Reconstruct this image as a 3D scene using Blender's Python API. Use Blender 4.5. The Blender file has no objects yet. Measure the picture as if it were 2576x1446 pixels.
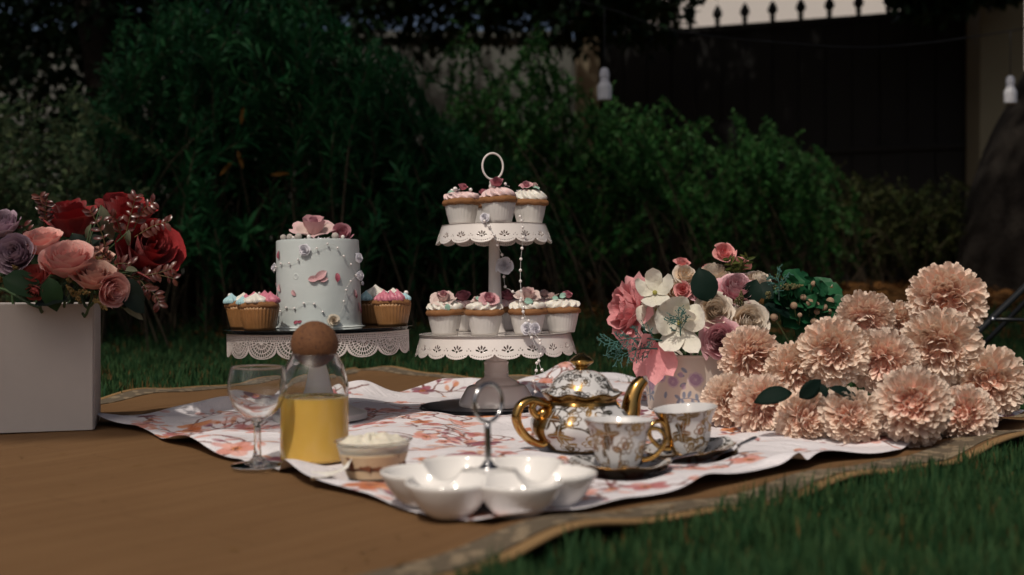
import bpy, math, random
import numpy as np
from mathutils import Vector, Matrix, Quaternion
random.seed(7); RNG = np.random.default_rng(11)
PI = math.pi
S = bpy.context.scene
COL = S.collection

# ------------------------------------------------------------------ camera, sky, sun, exposure
CAM_H = 0.2195
cam_data = bpy.data.cameras.new("camera"); cam = bpy.data.objects.new("camera", cam_data); COL.objects.link(cam)
cam.location = (0, 0, CAM_H); cam.rotation_euler = (math.radians(90 - 0.16), 0, 0)
cam_data.sensor_width = 36; cam_data.lens = 36 * 2820 / 2575
cam_data.clip_start = 0.05; cam_data.clip_end = 300
cam_data.dof.use_dof = True; cam_data.dof.focus_distance = 1.84; cam_data.dof.aperture_fstop = 3.9
S.camera = cam

SUN_TO = Vector((-0.22, -0.54, 0.81)).normalized()          # towards the sun
SUN_EL = math.asin(SUN_TO.z); SUN_AZ = math.atan2(SUN_TO.x, SUN_TO.y)
world = bpy.data.worlds.new("World"); S.world = world; world.use_nodes = True
wn = world.node_tree; wn.nodes.clear()
w_out = wn.nodes.new("ShaderNodeOutputWorld"); w_bg = wn.nodes.new("ShaderNodeBackground"); w_sky = wn.nodes.new("ShaderNodeTexSky")
w_sky.sky_type = 'NISHITA'; w_sky.sun_disc = False; w_sky.sun_elevation = SUN_EL; w_sky.sun_rotation = SUN_AZ
w_sky.air_density = 0.7; w_sky.dust_density = 6.0; w_sky.ozone_density = 0.0
w_bg.inputs['Strength'].default_value = 0.078
wn.links.new(w_sky.outputs[0], w_bg.inputs[0]); wn.links.new(w_bg.outputs[0], w_out.inputs[0])
sun_data = bpy.data.lights.new("sun", 'SUN'); sun_data.energy = 3.0; sun_data.angle = math.radians(1.2); sun_data.color = (1.0, 0.91, 0.80)
sun = bpy.data.objects.new("sun", sun_data); COL.objects.link(sun)
sun.rotation_euler = (-SUN_TO).to_track_quat('-Z', 'Y').to_euler(); sun.location = SUN_TO * 20
S.view_settings.view_transform = 'Standard'; S.view_settings.look = 'None'; S.view_settings.exposure = -0.42; S.view_settings.gamma = 1.0
S.view_settings.use_curve_mapping = False
S.render.engine = 'CYCLES'
cy = S.cycles
cy.use_denoising = True
try: cy.denoiser = 'OPENIMAGEDENOISE'
except Exception: pass
cy.max_bounces = 10; cy.diffuse_bounces = 6; cy.glossy_bounces = 4; cy.transmission_bounces = 10; cy.transparent_max_bounces = 12
cy.sample_clamp_indirect = 4.0; cy.caustics_reflective = False; cy.blur_glossy = 0.5

# ------------------------------------------------------------------ places: a spot of the photograph (2575 px wide) at a distance
F_PX, CX, HY = 2820.0, 1287.5, 715.0
def at(x, y, d): return Vector(((x - CX) / F_PX * d, d, CAM_H - (y - HY) / F_PX * d))
def on_mat(x, y):
    d = CAM_H * F_PX / (y - HY); return Vector(((x - CX) / F_PX * d, d, 0))

# ------------------------------------------------------------------ mesh helpers
def make_mesh(name, V, faces, smooth=True, attr=None, aname='pt'):
    """faces: ndarray (n,k) or list of such arrays"""
    if not isinstance(faces, (list, tuple)) or (len(faces) and np.isscalar(faces[0])): faces = [faces]
    if len(faces) and not hasattr(faces[0], 'shape'): faces = [np.asarray(f).reshape(1, -1) for f in faces]
    V = np.asarray(V, dtype=np.float32).reshape(-1, 3)
    me = bpy.data.meshes.new(name)
    me.vertices.add(len(V)); me.vertices.foreach_set('co', V.ravel())
    li = np.concatenate([np.asarray(f, dtype=np.int32).ravel() for f in faces])
    tot = np.concatenate([np.full(len(f), f.shape[1], dtype=np.int32) for f in faces])
    st = np.concatenate([[0], np.cumsum(tot)[:-1]]).astype(np.int32)
    me.loops.add(len(li)); me.loops.foreach_set('vertex_index', li)
    me.polygons.add(len(tot)); me.polygons.foreach_set('loop_start', st)
    me.update(calc_edges=True)
    me.polygons.foreach_set('use_smooth', np.full(len(tot), bool(smooth)))
    if attr is not None:
        A = np.asarray(attr, dtype=np.float32)
        B = np.ones((len(V), 4), dtype=np.float32); B[:, :A.shape[1]] = A
        me.attributes.new(aname, 'FLOAT_COLOR', 'POINT').data.foreach_set('color', B.ravel())
    return me

def grid_faces(nu, nv, cu=False, cv=False):
    iu = np.arange(nu if cu else nu - 1); iv = np.arange(nv if cv else nv - 1)
    I, J = np.meshgrid(iu, iv, indexing='ij'); I2 = (I + 1) % nu; J2 = (J + 1) % nv
    return np.stack([I * nv + J, I2 * nv + J, I2 * nv + J2, I * nv + J2], -1).reshape(-1, 4)

def smooth_line(pts, m=6):
    P = np.asarray(pts, float); n = len(P); out = []
    for i in range(n - 1):
        p0, p1, p2, p3 = P[max(i - 1, 0)], P[i], P[i + 1], P[min(i + 2, n - 1)]
        for k in range(m):
            t = k / m
            out.append(0.5 * ((2 * p1) + (-p0 + p2) * t + (2 * p0 - 5 * p1 + 4 * p2 - p3) * t * t + (-p0 + 3 * p1 - 3 * p2 + p3) * t ** 3))
    out.append(P[-1]); return np.array(out)

def lathe_vf(prof, n=48, fr=None):
    """prof: (k,2) of r,z going from the bottom axis outward; fr(phi,r,z)->r,z"""
    P = np.asarray(prof, float); ph = np.linspace(0, 2 * PI, n, endpoint=False)
    R = np.repeat(np.maximum(P[None, :, 0], 1e-5), n, 0); Z = np.repeat(P[None, :, 1], n, 0); PH = np.repeat(ph[:, None], len(P), 1)
    if fr: R, Z = fr(PH, R, Z)
    V = np.stack([R * np.cos(PH), R * np.sin(PH), Z], -1)
    return V.reshape(-1, 3), grid_faces(n, len(P), cu=True)

def tube_vf(pts, rad, n=8, cap=True):
    P = np.asarray(pts, float); r = np.broadcast_to(np.asarray(rad, float), (len(P),)).copy()
    T = np.gradient(P, axis=0); T /= np.linalg.norm(T, axis=1)[:, None] + 1e-12
    a = np.array([0, 0, 1.0]) if abs(T[0][2]) < 0.9 else np.array([1.0, 0, 0])
    N = np.cross(T[0], a); N /= np.linalg.norm(N); Ns = [N]
    for i in range(1, len(P)):
        N = N - T[i] * np.dot(N, T[i]); N /= np.linalg.norm(N) + 1e-12; Ns.append(N)
    Ns = np.array(Ns); Bs = np.cross(T, Ns)
    if cap:
        P = np.concatenate([P[:1], P, P[-1:]]); r = np.concatenate([[1e-6], r, [1e-6]])
        Ns = np.concatenate([Ns[:1], Ns, Ns[-1:]]); Bs = np.concatenate([Bs[:1], Bs, Bs[-1:]])
    ph = np.linspace(0, 2 * PI, n, endpoint=False)
    V = P[:, None] + r[:, None, None] * (np.cos(ph)[None, :, None] * Ns[:, None] + np.sin(ph)[None, :, None] * Bs[:, None])
    return V.reshape(-1, 3), grid_faces(len(P), n, cv=True)

def box_vf(x0, x1, y0, y1, z0, z1):
    V = np.array([(x, y, z) for x in (x0, x1) for y in (y0, y1) for z in (z0, z1)], float)
    Fq = np.array([(0, 1, 3, 2), (4, 6, 7, 5), (0, 4, 5, 1), (2, 3, 7, 6), (0, 2, 6, 4), (1, 5, 7, 3)])
    return V, Fq

def bevel_box(name, dims, m, parent, bev=0.002, segs=2):
    V, Fq = box_vf(*dims); o = obj(name, make_mesh(name, V, Fq, smooth=False), m, parent)
    b = o.modifiers.new('bevel', 'BEVEL'); b.width = bev; b.segments = segs; b.limit_method = 'NONE'
    return o

def sphere_vf(r, c=(0, 0, 0), nu=12, nv=8, sq=(1, 1, 1)):
    th = np.linspace(1e-3, PI - 1e-3, nv); P = np.stack([r * np.sin(th), -r * np.cos(th)], -1)
    V, Fq = lathe_vf(P, nu); return V * np.array(sq) + np.array(c), Fq

def join_vf(items):
    Vs, Fs, o = [], [], 0
    for V, Fq in items:
        Vs.append(V); Fs.append(np.asarray(Fq) + o); o += len(V)
    by = {}
    for f in Fs: by.setdefault(f.shape[1], []).append(f)
    return np.concatenate(Vs), [np.concatenate(v) for v in by.values()]

def xf(V, M):
    M = np.array(M); return np.asarray(V) @ M[:3, :3].T + M[:3, 3]

# ------------------------------------------------------------------ object helpers
def obj(name, me, m=None, parent=None, M=None):
    o = bpy.data.objects.new(name, me); COL.objects.link(o)
    if m is not None and me is not None and not me.materials: me.materials.append(m)
    if parent is not None: o.parent = parent
    if M is not None: o.matrix_local = M if parent is not None else M
    return o
def tag(o, label, cat, group=None, kind=None):
    o['label'] = label; o['category'] = cat
    if group: o['group'] = group
    if kind: o['kind'] = kind
    return o
def thing(name, label, cat, loc=(0, 0, 0), M=None, group=None):
    o = bpy.data.objects.new(name, None); COL.objects.link(o); o.empty_display_size = 0.02
    if M is not None: o.matrix_world = M
    else: o.location = loc
    return tag(o, label, cat, group)
def setting(name, me, m, kind='structure'):
    o = obj(name, me, m); o['kind'] = kind; return o
def aim(loc, axis, roll=0.0, s=1.0):
    q = Vector(axis).normalized().to_track_quat('Z', 'Y')
    return Matrix.Translation(Vector(loc)) @ q.to_matrix().to_4x4() @ Matrix.Rotation(roll, 4, 'Z') @ Matrix.Scale(s, 4)

# ------------------------------------------------------------------ materials
def mat(name):
    m = bpy.data.materials.new(name); m.use_nodes = True; nt = m.node_tree; nt.nodes.clear()
    out = nt.nodes.new('ShaderNodeOutputMaterial'); b = nt.nodes.new('ShaderNodeBsdfPrincipled'); nt.links.new(b.outputs[0], out.inputs[0])
    return m, nt, b, out
def N(nt, kind, **kw):
    n = nt.nodes.new(kind)
    for k, v in kw.items():
        if hasattr(n, k): setattr(n, k, v)
        else: n.inputs[k].default_value = v
    return n
def L(nt, a, b): nt.links.new(a, b)
def c4(c): return (c[0], c[1], c[2], 1.0)
def mixc(nt, fac, a, b, blend='MIX'):
    n = nt.nodes.new('ShaderNodeMix'); n.data_type = 'RGBA'; n.blend_type = blend
    for sock, v in ((n.inputs[0], fac), (n.inputs[6], a), (n.inputs[7], b)):
        if hasattr(v, 'is_linked') or isinstance(v, bpy.types.NodeSocket): nt.links.new(v, sock)
        elif isinstance(v, (int, float)): sock.default_value = v
        else: sock.default_value = c4(v)
    return n.outputs[2]
def math_n(nt, op, a, b=None, clamp=False):
    n = nt.nodes.new('ShaderNodeMath'); n.operation = op; n.use_clamp = clamp
    for i, v in enumerate((a, b)):
        if v is None: continue
        if isinstance(v, bpy.types.NodeSocket): nt.links.new(v, n.inputs[i])
        else: n.inputs[i].default_value = v
    return n.outputs[0]
def noise(nt, scale, detail=4, rough=0.6, vec=None, dist=0.0):
    n = N(nt, 'ShaderNodeTexNoise', Scale=scale, Detail=detail, Roughness=rough, Distortion=dist)
    if vec is not None: L(nt, vec, n.inputs['Vector'])
    return n.outputs[0]
def ocoord(nt, stretch=None, kind='Object'):
    t = nt.nodes.new('ShaderNodeTexCoord'); o = t.outputs[kind]
    if stretch:
        mp = nt.nodes.new('ShaderNodeMapping'); mp.inputs['Scale'].default_value = stretch; L(nt, o, mp.inputs[0]); o = mp.outputs[0]
    return o
def bump(nt, h, b, strength=0.3, dist=0.001):
    n = N(nt, 'ShaderNodeBump', Strength=strength, Distance=dist); L(nt, h, n.inputs['Height']); L(nt, n.outputs[0], b.inputs['Normal'])
def simple(name, col, rough=0.5, metal=0.0, var=0.12, nscale=40.0, bmp=0.0, bscale=200.0, bdist=0.0006, coat=0.0, sheen=0.0, trans=0.0, ior=1.45, sss=0.0, spec=None):
    m, nt, b, out = mat(name)
    if var > 0:
        f = noise(nt, nscale, 5, 0.6, ocoord(nt))
        c = mixc(nt, f, tuple(x * (1 - var) for x in col), tuple(min(1, x * (1 + var)) for x in col)); L(nt, c, b.inputs['Base Color'])
    else: b.inputs['Base Color'].default_value = c4(col)
    b.inputs['Roughness'].default_value = rough; b.inputs['Metallic'].default_value = metal; b.inputs['IOR'].default_value = ior
    b.inputs['Coat Weight'].default_value = coat; b.inputs['Coat Roughness'].default_value = 0.08
    b.inputs['Sheen Weight'].default_value = sheen; b.inputs['Transmission Weight'].default_value = trans
    if spec is not None: b.inputs['Specular IOR Level'].default_value = spec
    if sss > 0:
        b.inputs['Subsurface Weight'].default_value = sss; b.inputs['Subsurface Radius'].default_value = (0.004, 0.003, 0.002); b.inputs['Subsurface Scale'].default_value = 1.0
    if bmp > 0: bump(nt, noise(nt, bscale, 5, 0.65, ocoord(nt)), b, bmp, bdist)
    return m
def two_sided_leaf(name, c0, c1, rough=0.5, transl=0.25, var_scale=8.0, tcol=None, spec=0.15):
    """leaf or petal: colour varies between leaves (attribute z), a little light comes through"""
    m, nt, b, out = mat(name)
    a = N(nt, 'ShaderNodeAttribute', attribute_name='pt'); sp = nt.nodes.new('ShaderNodeSeparateColor'); L(nt, a.outputs['Color'], sp.inputs[0])
    oi = nt.nodes.new('ShaderNodeObjectInfo')
    f = math_n(nt, 'FRACT', math_n(nt, 'ADD', sp.outputs[2], oi.outputs['Random']))
    c = mixc(nt, f, c0, c1)
    c = mixc(nt, math_n(nt, 'MULTIPLY', noise(nt, var_scale, 3, 0.6, ocoord(nt)), 0.35), c, tuple(x * 0.5 for x in c0))
    L(nt, c, b.inputs['Base Color']); b.inputs['Roughness'].default_value = rough; b.inputs['Specular IOR Level'].default_value = spec
    tr = nt.nodes.new('ShaderNodeBsdfTranslucent'); L(nt, c, tr.inputs[0])
    mx = N(nt, 'ShaderNodeMixShader'); mx.inputs[0].default_value = transl
    L(nt, b.outputs[0], mx.inputs[1]); L(nt, tr.outputs[0], mx.inputs[2]); L(nt, mx.outputs[0], out.inputs[0])
    return m
def petal_mat(name, inner, outer, edge, edge_amt=0.5, rough=0.6, transl=0.22, pw=2.0, deep=None):
    """attribute pt = (along the petal 0..1, layer 0 inner..1 outer, random)"""
    m, nt, b, out = mat(name)
    a = N(nt, 'ShaderNodeAttribute', attribute_name='pt'); sp = nt.nodes.new('ShaderNodeSeparateColor'); L(nt, a.outputs['Color'], sp.inputs[0])
    c = mixc(nt, sp.outputs[1], inner, outer)
    if deep is not None: c = mixc(nt, math_n(nt, 'POWER', math_n(nt, 'SUBTRACT', 1.0, sp.outputs[0], True), 1.6), c, deep)  # dahlias' own pink base; on roses a deeper base painted as recess shade
    c = mixc(nt, math_n(nt, 'MULTIPLY', math_n(nt, 'POWER', sp.outputs[0], pw), edge_amt), c, edge)  # paler petal rim; on silk roses strengthened to paint lit edges
    oi = nt.nodes.new('ShaderNodeObjectInfo')
    hs = nt.nodes.new('ShaderNodeHueSaturation'); L(nt, c, hs.inputs['Color'])
    L(nt, math_n(nt, 'ADD', math_n(nt, 'MULTIPLY', oi.outputs['Random'], 0.28), 0.86), hs.inputs['Value'])
    fib = noise(nt, 9.0, 4, 0.6, ocoord(nt, (1, 1, 0.15)))
    c = mixc(nt, math_n(nt, 'MULTIPLY', fib, 0.22), hs.outputs[0], tuple(x * 0.7 for x in outer))
    L(nt, c, b.inputs['Base Color']); b.inputs['Roughness'].default_value = rough; b.inputs['Sheen Weight'].default_value = 0.12; b.inputs['Specular IOR Level'].default_value = 0.25
    bump(nt, noise(nt, 30.0, 4, 0.6, ocoord(nt, (1, 1, 0.2))), b, 0.35, 0.02)
    tr = nt.nodes.new('ShaderNodeBsdfTranslucent'); L(nt, c, tr.inputs[0])
    mx = N(nt, 'ShaderNodeMixShader'); mx.inputs[0].default_value = transl * .6
    L(nt, b.outputs[0], mx.inputs[1]); L(nt, tr.outputs[0], mx.inputs[2]); L(nt, mx.outputs[0], out.inputs[0])
    return m

# ------------------------------------------------------------------ flat print: a painter over a regular (a,b) sheet, in metres
class Print:
    def __init__(s, na, nb, a0, a1, b0, b1, base):
        s.a = np.linspace(a0, a1, na); s.b = np.linspace(b0, b1, nb)
        s.C = np.empty((na, nb, len(base)), np.float32); s.C[:] = base
    def _win(s, x0, x1, y0, y1):
        i0, i1 = np.searchsorted(s.a, (x0, x1)); j0, j1 = np.searchsorted(s.b, (y0, y1))
        return slice(i0, i1), slice(j0, j1)
    def put(s, wi, wj, al, col):
        sub = s.C[wi, wj]; al = al[..., None]; s.C[wi, wj] = sub * (1 - al) + al * np.asarray(col, np.float32)
    def ell(s, cx, cy, rx, ry, ang, col, alpha=1.0, soft=0.15, ring=None):
        R = max(rx, ry) * 1.15; wi, wj = s._win(cx - R, cx + R, cy - R, cy + R)
        X, Y = np.meshgrid(s.a[wi] - cx, s.b[wj] - cy, indexing='ij')
        if X.size == 0: return
        ca, sa = math.cos(ang), math.sin(ang); q = np.hypot((X * ca + Y * sa) / rx, (-X * sa + Y * ca) / ry)
        if ring is None: al = np.clip((1 + soft / 2 - q) / soft, 0, 1) * alpha
        else: al = np.clip((ring - np.abs(q - (1 - ring))) / (ring * 0.5), 0, 1) * alpha
        s.put(wi, wj, al, col)
    def line(s, pts, w, col, alpha=1.0):
        pts = np.asarray(pts, float)
        for k in range(len(pts) - 1):
            p, q = pts[k], pts[k + 1]; wk = w if np.isscalar(w) else w[k]
            wi, wj = s._win(min(p[0], q[0]) - wk * 1.5, max(p[0], q[0]) + wk * 1.5, min(p[1], q[1]) - wk * 1.5, max(p[1], q[1]) + wk * 1.5)
            X, Y = np.meshgrid(s.a[wi], s.b[wj], indexing='ij')
            if X.size == 0: continue
            d = q - p; t = np.clip(((X - p[0]) * d[0] + (Y - p[1]) * d[1]) / (d @ d + 1e-12), 0, 1)
            r = np.hypot(X - p[0] - t * d[0], Y - p[1] - t * d[1])
            s.put(wi, wj, np.clip(1.5 - r / wk, 0, 1) * alpha, col)
# ================================================================== THE SETTING
SOIL = -0.022
def ground_z(x, y):
    x = np.asarray(x, float); y = np.asarray(y, float)
    t = np.clip((y - 3.6) / 3.2, 0, 1); t = t * t * (3 - 2 * t)
    return SOIL + 0.24 * t + 0.012 * np.sin(x * 2.3 + 1) * np.sin(y * 1.9) * np.clip(y - 2.4, 0, 1)

m, nt, b, out = mat('soil_and_turf')
g1 = noise(nt, 3.0, 6, 0.65, ocoord(nt)); g2 = noise(nt, 40.0, 5, 0.7, ocoord(nt))
c = mixc(nt, g2, (0.018, 0.022, 0.008), (0.05, 0.042, 0.018))
sepx = nt.nodes.new('ShaderNodeSeparateXYZ'); L(nt, ocoord(nt), sepx.inputs[0])
bed = math_n(nt, 'ADD', math_n(nt, 'MULTIPLY', math_n(nt, 'SUBTRACT', sepx.outputs[1], 4.3), 1.2), math_n(nt, 'MULTIPLY', math_n(nt, 'SUBTRACT', g1, 0.5), 1.6))
bed = math_n(nt, 'MAXIMUM', math_n(nt, 'MINIMUM', bed, 1.0), 0.0)
c = mixc(nt, bed, c, mixc(nt, g2, (0.08, 0.040, 0.015), (0.20, 0.10, 0.034)))
L(nt, c, b.inputs['Base Color']); b.inputs['Roughness'].default_value = 0.95; b.inputs['Specular IOR Level'].default_value = 0.1
bump(nt, g2, b, 0.8, 0.01)
M_SOIL = m
xs = np.concatenate([np.linspace(-90, -6, 22), np.linspace(-5.8, 5.8, 110), np.linspace(6, 90, 22)])
ys = np.concatenate([np.linspace(-40, -1, 10), np.linspace(-0.8, 9, 120), np.linspace(9.5, 120, 24)])
X, Y = np.meshgrid(xs, ys, indexing='ij')
setting('lawn', make_mesh('lawn', np.stack([X, Y, ground_z(X, Y)], -1), grid_faces(len(xs), len(ys))), M_SOIL)

# ---- the mat: corners in plan (front, right, far, left)
MF, MC, MA, MG = np.array([-0.32, 0.55]), np.array([1.00, 1.80]), np.array([-0.40, 2.86]), np.array([-1.20, 1.27])
def mat_plan(s, t):
    s = np.asarray(s)[..., None]; t = np.asarray(t)[..., None]
    return (1 - s) * (1 - t) * MF + s * (1 - t) * MC + s * t * MA + (1 - s) * t * MG + edge_bow(s) * (1 - t) ** 3 * np.array([-0.69, 0.73])
def edge_bow(s): return 0.036 * np.exp(-((s - 0.33) / 0.14) ** 2) + 0.02 * np.exp(-((s - 0.78) / 0.15) ** 2)
def edge_d(p, a, bb):
    d = (bb - a) / np.linalg.norm(bb - a); n = np.array([-d[1], d[0]])
    return (p - a) @ n, (p - a) @ d
def mat_inside(P):
    """distance in from the nearest edge (negative outside) and the run along it"""
    P = np.asarray(P, float); best = None; run = None
    for a, bb in ((MF, MC), (MC, MA), (MA, MG), (MG, MF)):
        dd, rr = edge_d(P, a, bb)
        if a is MF: dd = dd - edge_bow(rr / np.linalg.norm(bb - a))
        rr = rr + 3.1 * np.linalg.norm(a)
        if best is None: best, run = dd, rr
        else:
            k = dd < best; best = np.where(k, dd, best); run = np.where(k, rr, run)
    return best, run
def mat_z(P):
    e, r = mat_inside(P); e = np.maximum(e, 0)
    P = np.asarray(P, float)
    lift = 0.5 + 0.5 * np.sin(r * 2 * PI / 0.42 + 1.4) ; lift2 = 0.5 + 0.5 * np.sin(r * 2 * PI / 0.19 + 0.3)
    far = np.clip((P[..., 1] - 1.9) / 0.5, 0, 1)
    z = np.exp(-(e / 0.09) ** 2) * ((0.013 - 0.002 * far) * lift ** 2 + 0.004 * lift2)
    return z + 0.0012 * np.sin(P[..., 0] * 21) * np.sin(P[..., 1] * 17 + 1)

m, nt, b, out = mat('brown_woven_mat')
a = N(nt, 'ShaderNodeAttribute', attribute_name='pt')
def mapped(scale):
    mp = nt.nodes.new('ShaderNodeMapping'); mp.inputs['Scale'].default_value = scale; L(nt, a.outputs['Color'], mp.inputs[0]); return mp.outputs[0]
gr = noise(nt, 1.0, 6, 0.7, mapped((6, 220, 1)), 0.3); g2 = noise(nt, 1.0, 5, 0.65, mapped((2.5, 26, 1))); g3 = noise(nt, 1.0, 3, 0.6, mapped((900, 900, 1)))
c = mixc(nt, gr, (0.115, 0.062, 0.028), (0.265, 0.155, 0.075)); c = mixc(nt, math_n(nt, 'POWER', g2, 1.5), c, (0.120, 0.061, 0.026))
br = N(nt, 'ShaderNodeTexBrick', Scale=1.0); br.inputs['Brick Width'].default_value = 0.42; br.inputs['Row Height'].default_value = 0.085; br.inputs['Mortar Size'].default_value = 0.0016
br.inputs['Color1'].default_value = (0.9, 0.9, 0.9, 1); br.inputs['Color2'].default_value = (1, 1, 1, 1); br.inputs['Mortar'].default_value = (0.55, 0.55, 0.55, 1)
L(nt, a.outputs['Color'], br.inputs['Vector'])
c = mixc(nt, 0.4, c, br.outputs[0], 'MULTIPLY')
weave = N(nt, 'ShaderNodeTexChecker', Scale=1.0); L(nt, mapped((260, 260, 1)), weave.inputs[0]); weave.inputs[1].default_value = (1, 1, 1, 1); weave.inputs[2].default_value = (.62, .60, .56, 1)
c = mixc(nt, 0.16, c, weave.outputs[0], 'MULTIPLY')
spk = noise(nt, 1.0, 3, 0.7, mapped((45, 45, 1))); c = mixc(nt, math_n(nt, 'MULTIPLY', math_n(nt, 'GREATER_THAN', spk, 0.68), 0.5), c, (0.06, 0.034, 0.016))
L(nt, c, b.inputs['Base Color']); b.inputs['Roughness'].default_value = 0.72; b.inputs['Specular IOR Level'].default_value = 0.10
bump(nt, math_n(nt, 'ADD', gr, math_n(nt, 'MULTIPLY', g3, 0.5)), b, 0.3, 0.0012)
M_MAT = m
def mat_sheet(name, s0, s1, t0, t1, ns, ntt, dz, m, thick, parent):
    s = np.linspace(s0, s1, ns); t = np.linspace(t0, t1, ntt); SS, TT = np.meshgrid(s, t, indexing='ij')
    P = mat_plan(SS, TT); Z = mat_z(P) + dz
    V = np.concatenate([P, Z[..., None]], -1).reshape(-1, 3)
    uv = np.stack([SS * 2.02, TT * 1.55, 0 * SS], -1).reshape(-1, 3)
    o = obj(name, make_mesh(name, V, grid_faces(ns, ntt), attr=uv), m, parent)
    so = o.modifiers.new('thick', 'SOLIDIFY'); so.thickness = thick; so.offset = -1; return o
mat_t = thing('picnic_mat', 'wood brown woven mat with a mottled border spread on the grass', 'mat', (0, 0, 0))
mat_sheet('woven_field', 0.0, 1.0, 0.0, 1.0, 260, 200, 0.0, M_MAT, 0.003, mat_t)
m, nt, b, out = mat('mat_border')
a = N(nt, 'ShaderNodeAttribute', attribute_name='pt')
mp = nt.nodes.new('ShaderNodeMapping'); mp.inputs['Scale'].default_value = (60, 60, 1); L(nt, a.outputs['Color'], mp.inputs[0])
vo = N(nt, 'ShaderNodeTexVoronoi', Scale=0.9); L(nt, mp.outputs[0], vo.inputs['Vector'])
n1 = noise(nt, 1.1, 3, 0.6, mp.outputs[0]); n2 = noise(nt, 18.0, 2, 0.6, mp.outputs[0])
k = math_n(nt, 'GREATER_THAN', math_n(nt, 'ADD', vo.outputs[0], math_n(nt, 'MULTIPLY', n1, 0.7)), 0.78)
c = mixc(nt, k, (0.23, 0.175, 0.11), (0.075, 0.058, 0.038)); c = mixc(nt, math_n(nt, 'MULTIPLY', n2, 0.5), c, (0.2, 0.15, 0.09))
L(nt, c, b.inputs['Base Color']); b.inputs['Roughness'].default_value = 0.8; bump(nt, n2, b, 0.4, 0.001)
M_BORDER = m
M_BIND = simple('mat_binding', (0.24, 0.145, 0.06), 0.75, var=0.25, nscale=120, bmp=0.5, bscale=900, bdist=0.0008)
bw = 0.034
mat_sheet('border_band', 0.02, 0.985, 0.008, bw + 0.006, 300, 12, 0.0016, M_BORDER, 0.0014, mat_t)
mat_sheet('border_band', 0.02, 0.985, 0.996 - bw, 0.992, 300, 12, 0.0016, M_BORDER, 0.0014, mat_t)
mat_sheet('border_band', 0.965, 0.992, bw + 0.01, 0.99 - bw, 12, 240, 0.0016, M_BORDER, 0.0014, mat_t)
def mat_binding(p0, p1):
    s = np.linspace(0, 1, 400); P = np.outer(1 - s, p0) + np.outer(s, p1)
    if p0 is MF: P = P + edge_bow(s)[:, None] * np.array([-0.69, 0.73])
    C = (MF + MC + MA + MG) / 4; Q = P + (C - P) * 0.004
    Z = mat_z(Q) - 0.001
    V, Fq = tube_vf(np.concatenate([P, Z[:, None]], 1), 0.0065, 8)
    V = V.copy(); V[:, 2] = (V[:, 2] - np.repeat(np.concatenate([[Z[0]], Z, [Z[-1]]]), 8)) * 0.55 + np.repeat(np.concatenate([[Z[0]], Z, [Z[-1]]]), 8)
    return obj('binding', make_mesh('binding', V, Fq), M_BIND, mat_t)
for p0, p1 in ((MF, MC), (MC, MA), (MA, MG), (MG, MF)): mat_binding(p0, p1)

# ---- the floral cloth
CN, CR, CL = np.array([-0.020, 0.970]), np.array([0.845, 1.775]), np.array([-0.655, 1.775])
CT = np.array([0.20, 2.56])
CW, CD = 1.18, 1.03                                  # metres along N>R and N>L
FOOT = []                                            # (x, y, radius): cloth lies flat under things
def cloth_z(P, A, B):
    base = mat_z(P)
    x, y = P[..., 0], P[..., 1]
    f = 0.0034 * np.sin(A * 23 + 3 * np.sin(B * 5)) + 0.0032 * np.sin(B * 19 + 2.0 * np.sin(A * 7) + 1) + 0.0020 * np.sin((A + B) * 31 + 2 * np.sin(A * 9)) + 0.0016 * np.sin((A - .6 * B) * 47)
    eb = np.minimum(np.minimum(A, CW - A), np.minimum(B, CD - B))
    e = np.exp(-(np.maximum(eb, 0) / 0.07) ** 2)
    f = f + e * 0.006 * (1 + np.sin(A * 26 + B * 21)) * 0.6
    # ridges: far edge bunches up behind the cake stand, one by the tea things
    def ridge(cx, cy, ang, ln, wd, h):
        dx, dy = x - cx, y - cy; u = dx * math.cos(ang) + dy * math.sin(ang); v = -dx * math.sin(ang) + dy * math.cos(ang)
        return h * np.exp(-(u / ln) ** 2 - (v / wd) ** 2)
    r = ridge(-0.28, 2.12, 0.35, 0.10, 0.03, 0.020) + ridge(-0.06, 2.26, 0.1, 0.22, 0.035, 0.020) + ridge(-0.50, 1.86, 0.5, 0.10, 0.022, 0.014) + ridge(-0.43, 1.70, 0.2, 0.10, 0.018, 0.009)
    r = r + ridge(0.12, 2.40, -0.4, 0.05, 0.06, 0.034) + ridge(0.25, 1.11, 0.75, 0.06, 0.014, 0.010) + ridge(0.17, 1.05, 0.5, 0.08, 0.012, 0.008) + ridge(0.32, 1.28, 0.3, 0.05, 0.014, 0.012)
    r = r + ridge(0.72, 1.68, 0.75, 0.14, 0.022, 0.015) + ridge(0.60, 2.02, -0.8, 0.1, 0.03, 0.012)
    flat = np.ones_like(x)
    for fx, fy, fr in FOOT:
        q = np.hypot(x - fx, y - fy) / fr; flat = flat * np.clip((q - 0.95) / 0.7, 0, 1)
    sm = flat * flat * (3 - 2 * flat)
    return base + 0.0035 + np.maximum(f + r + 0.0045, 0.0) * sm
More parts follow.
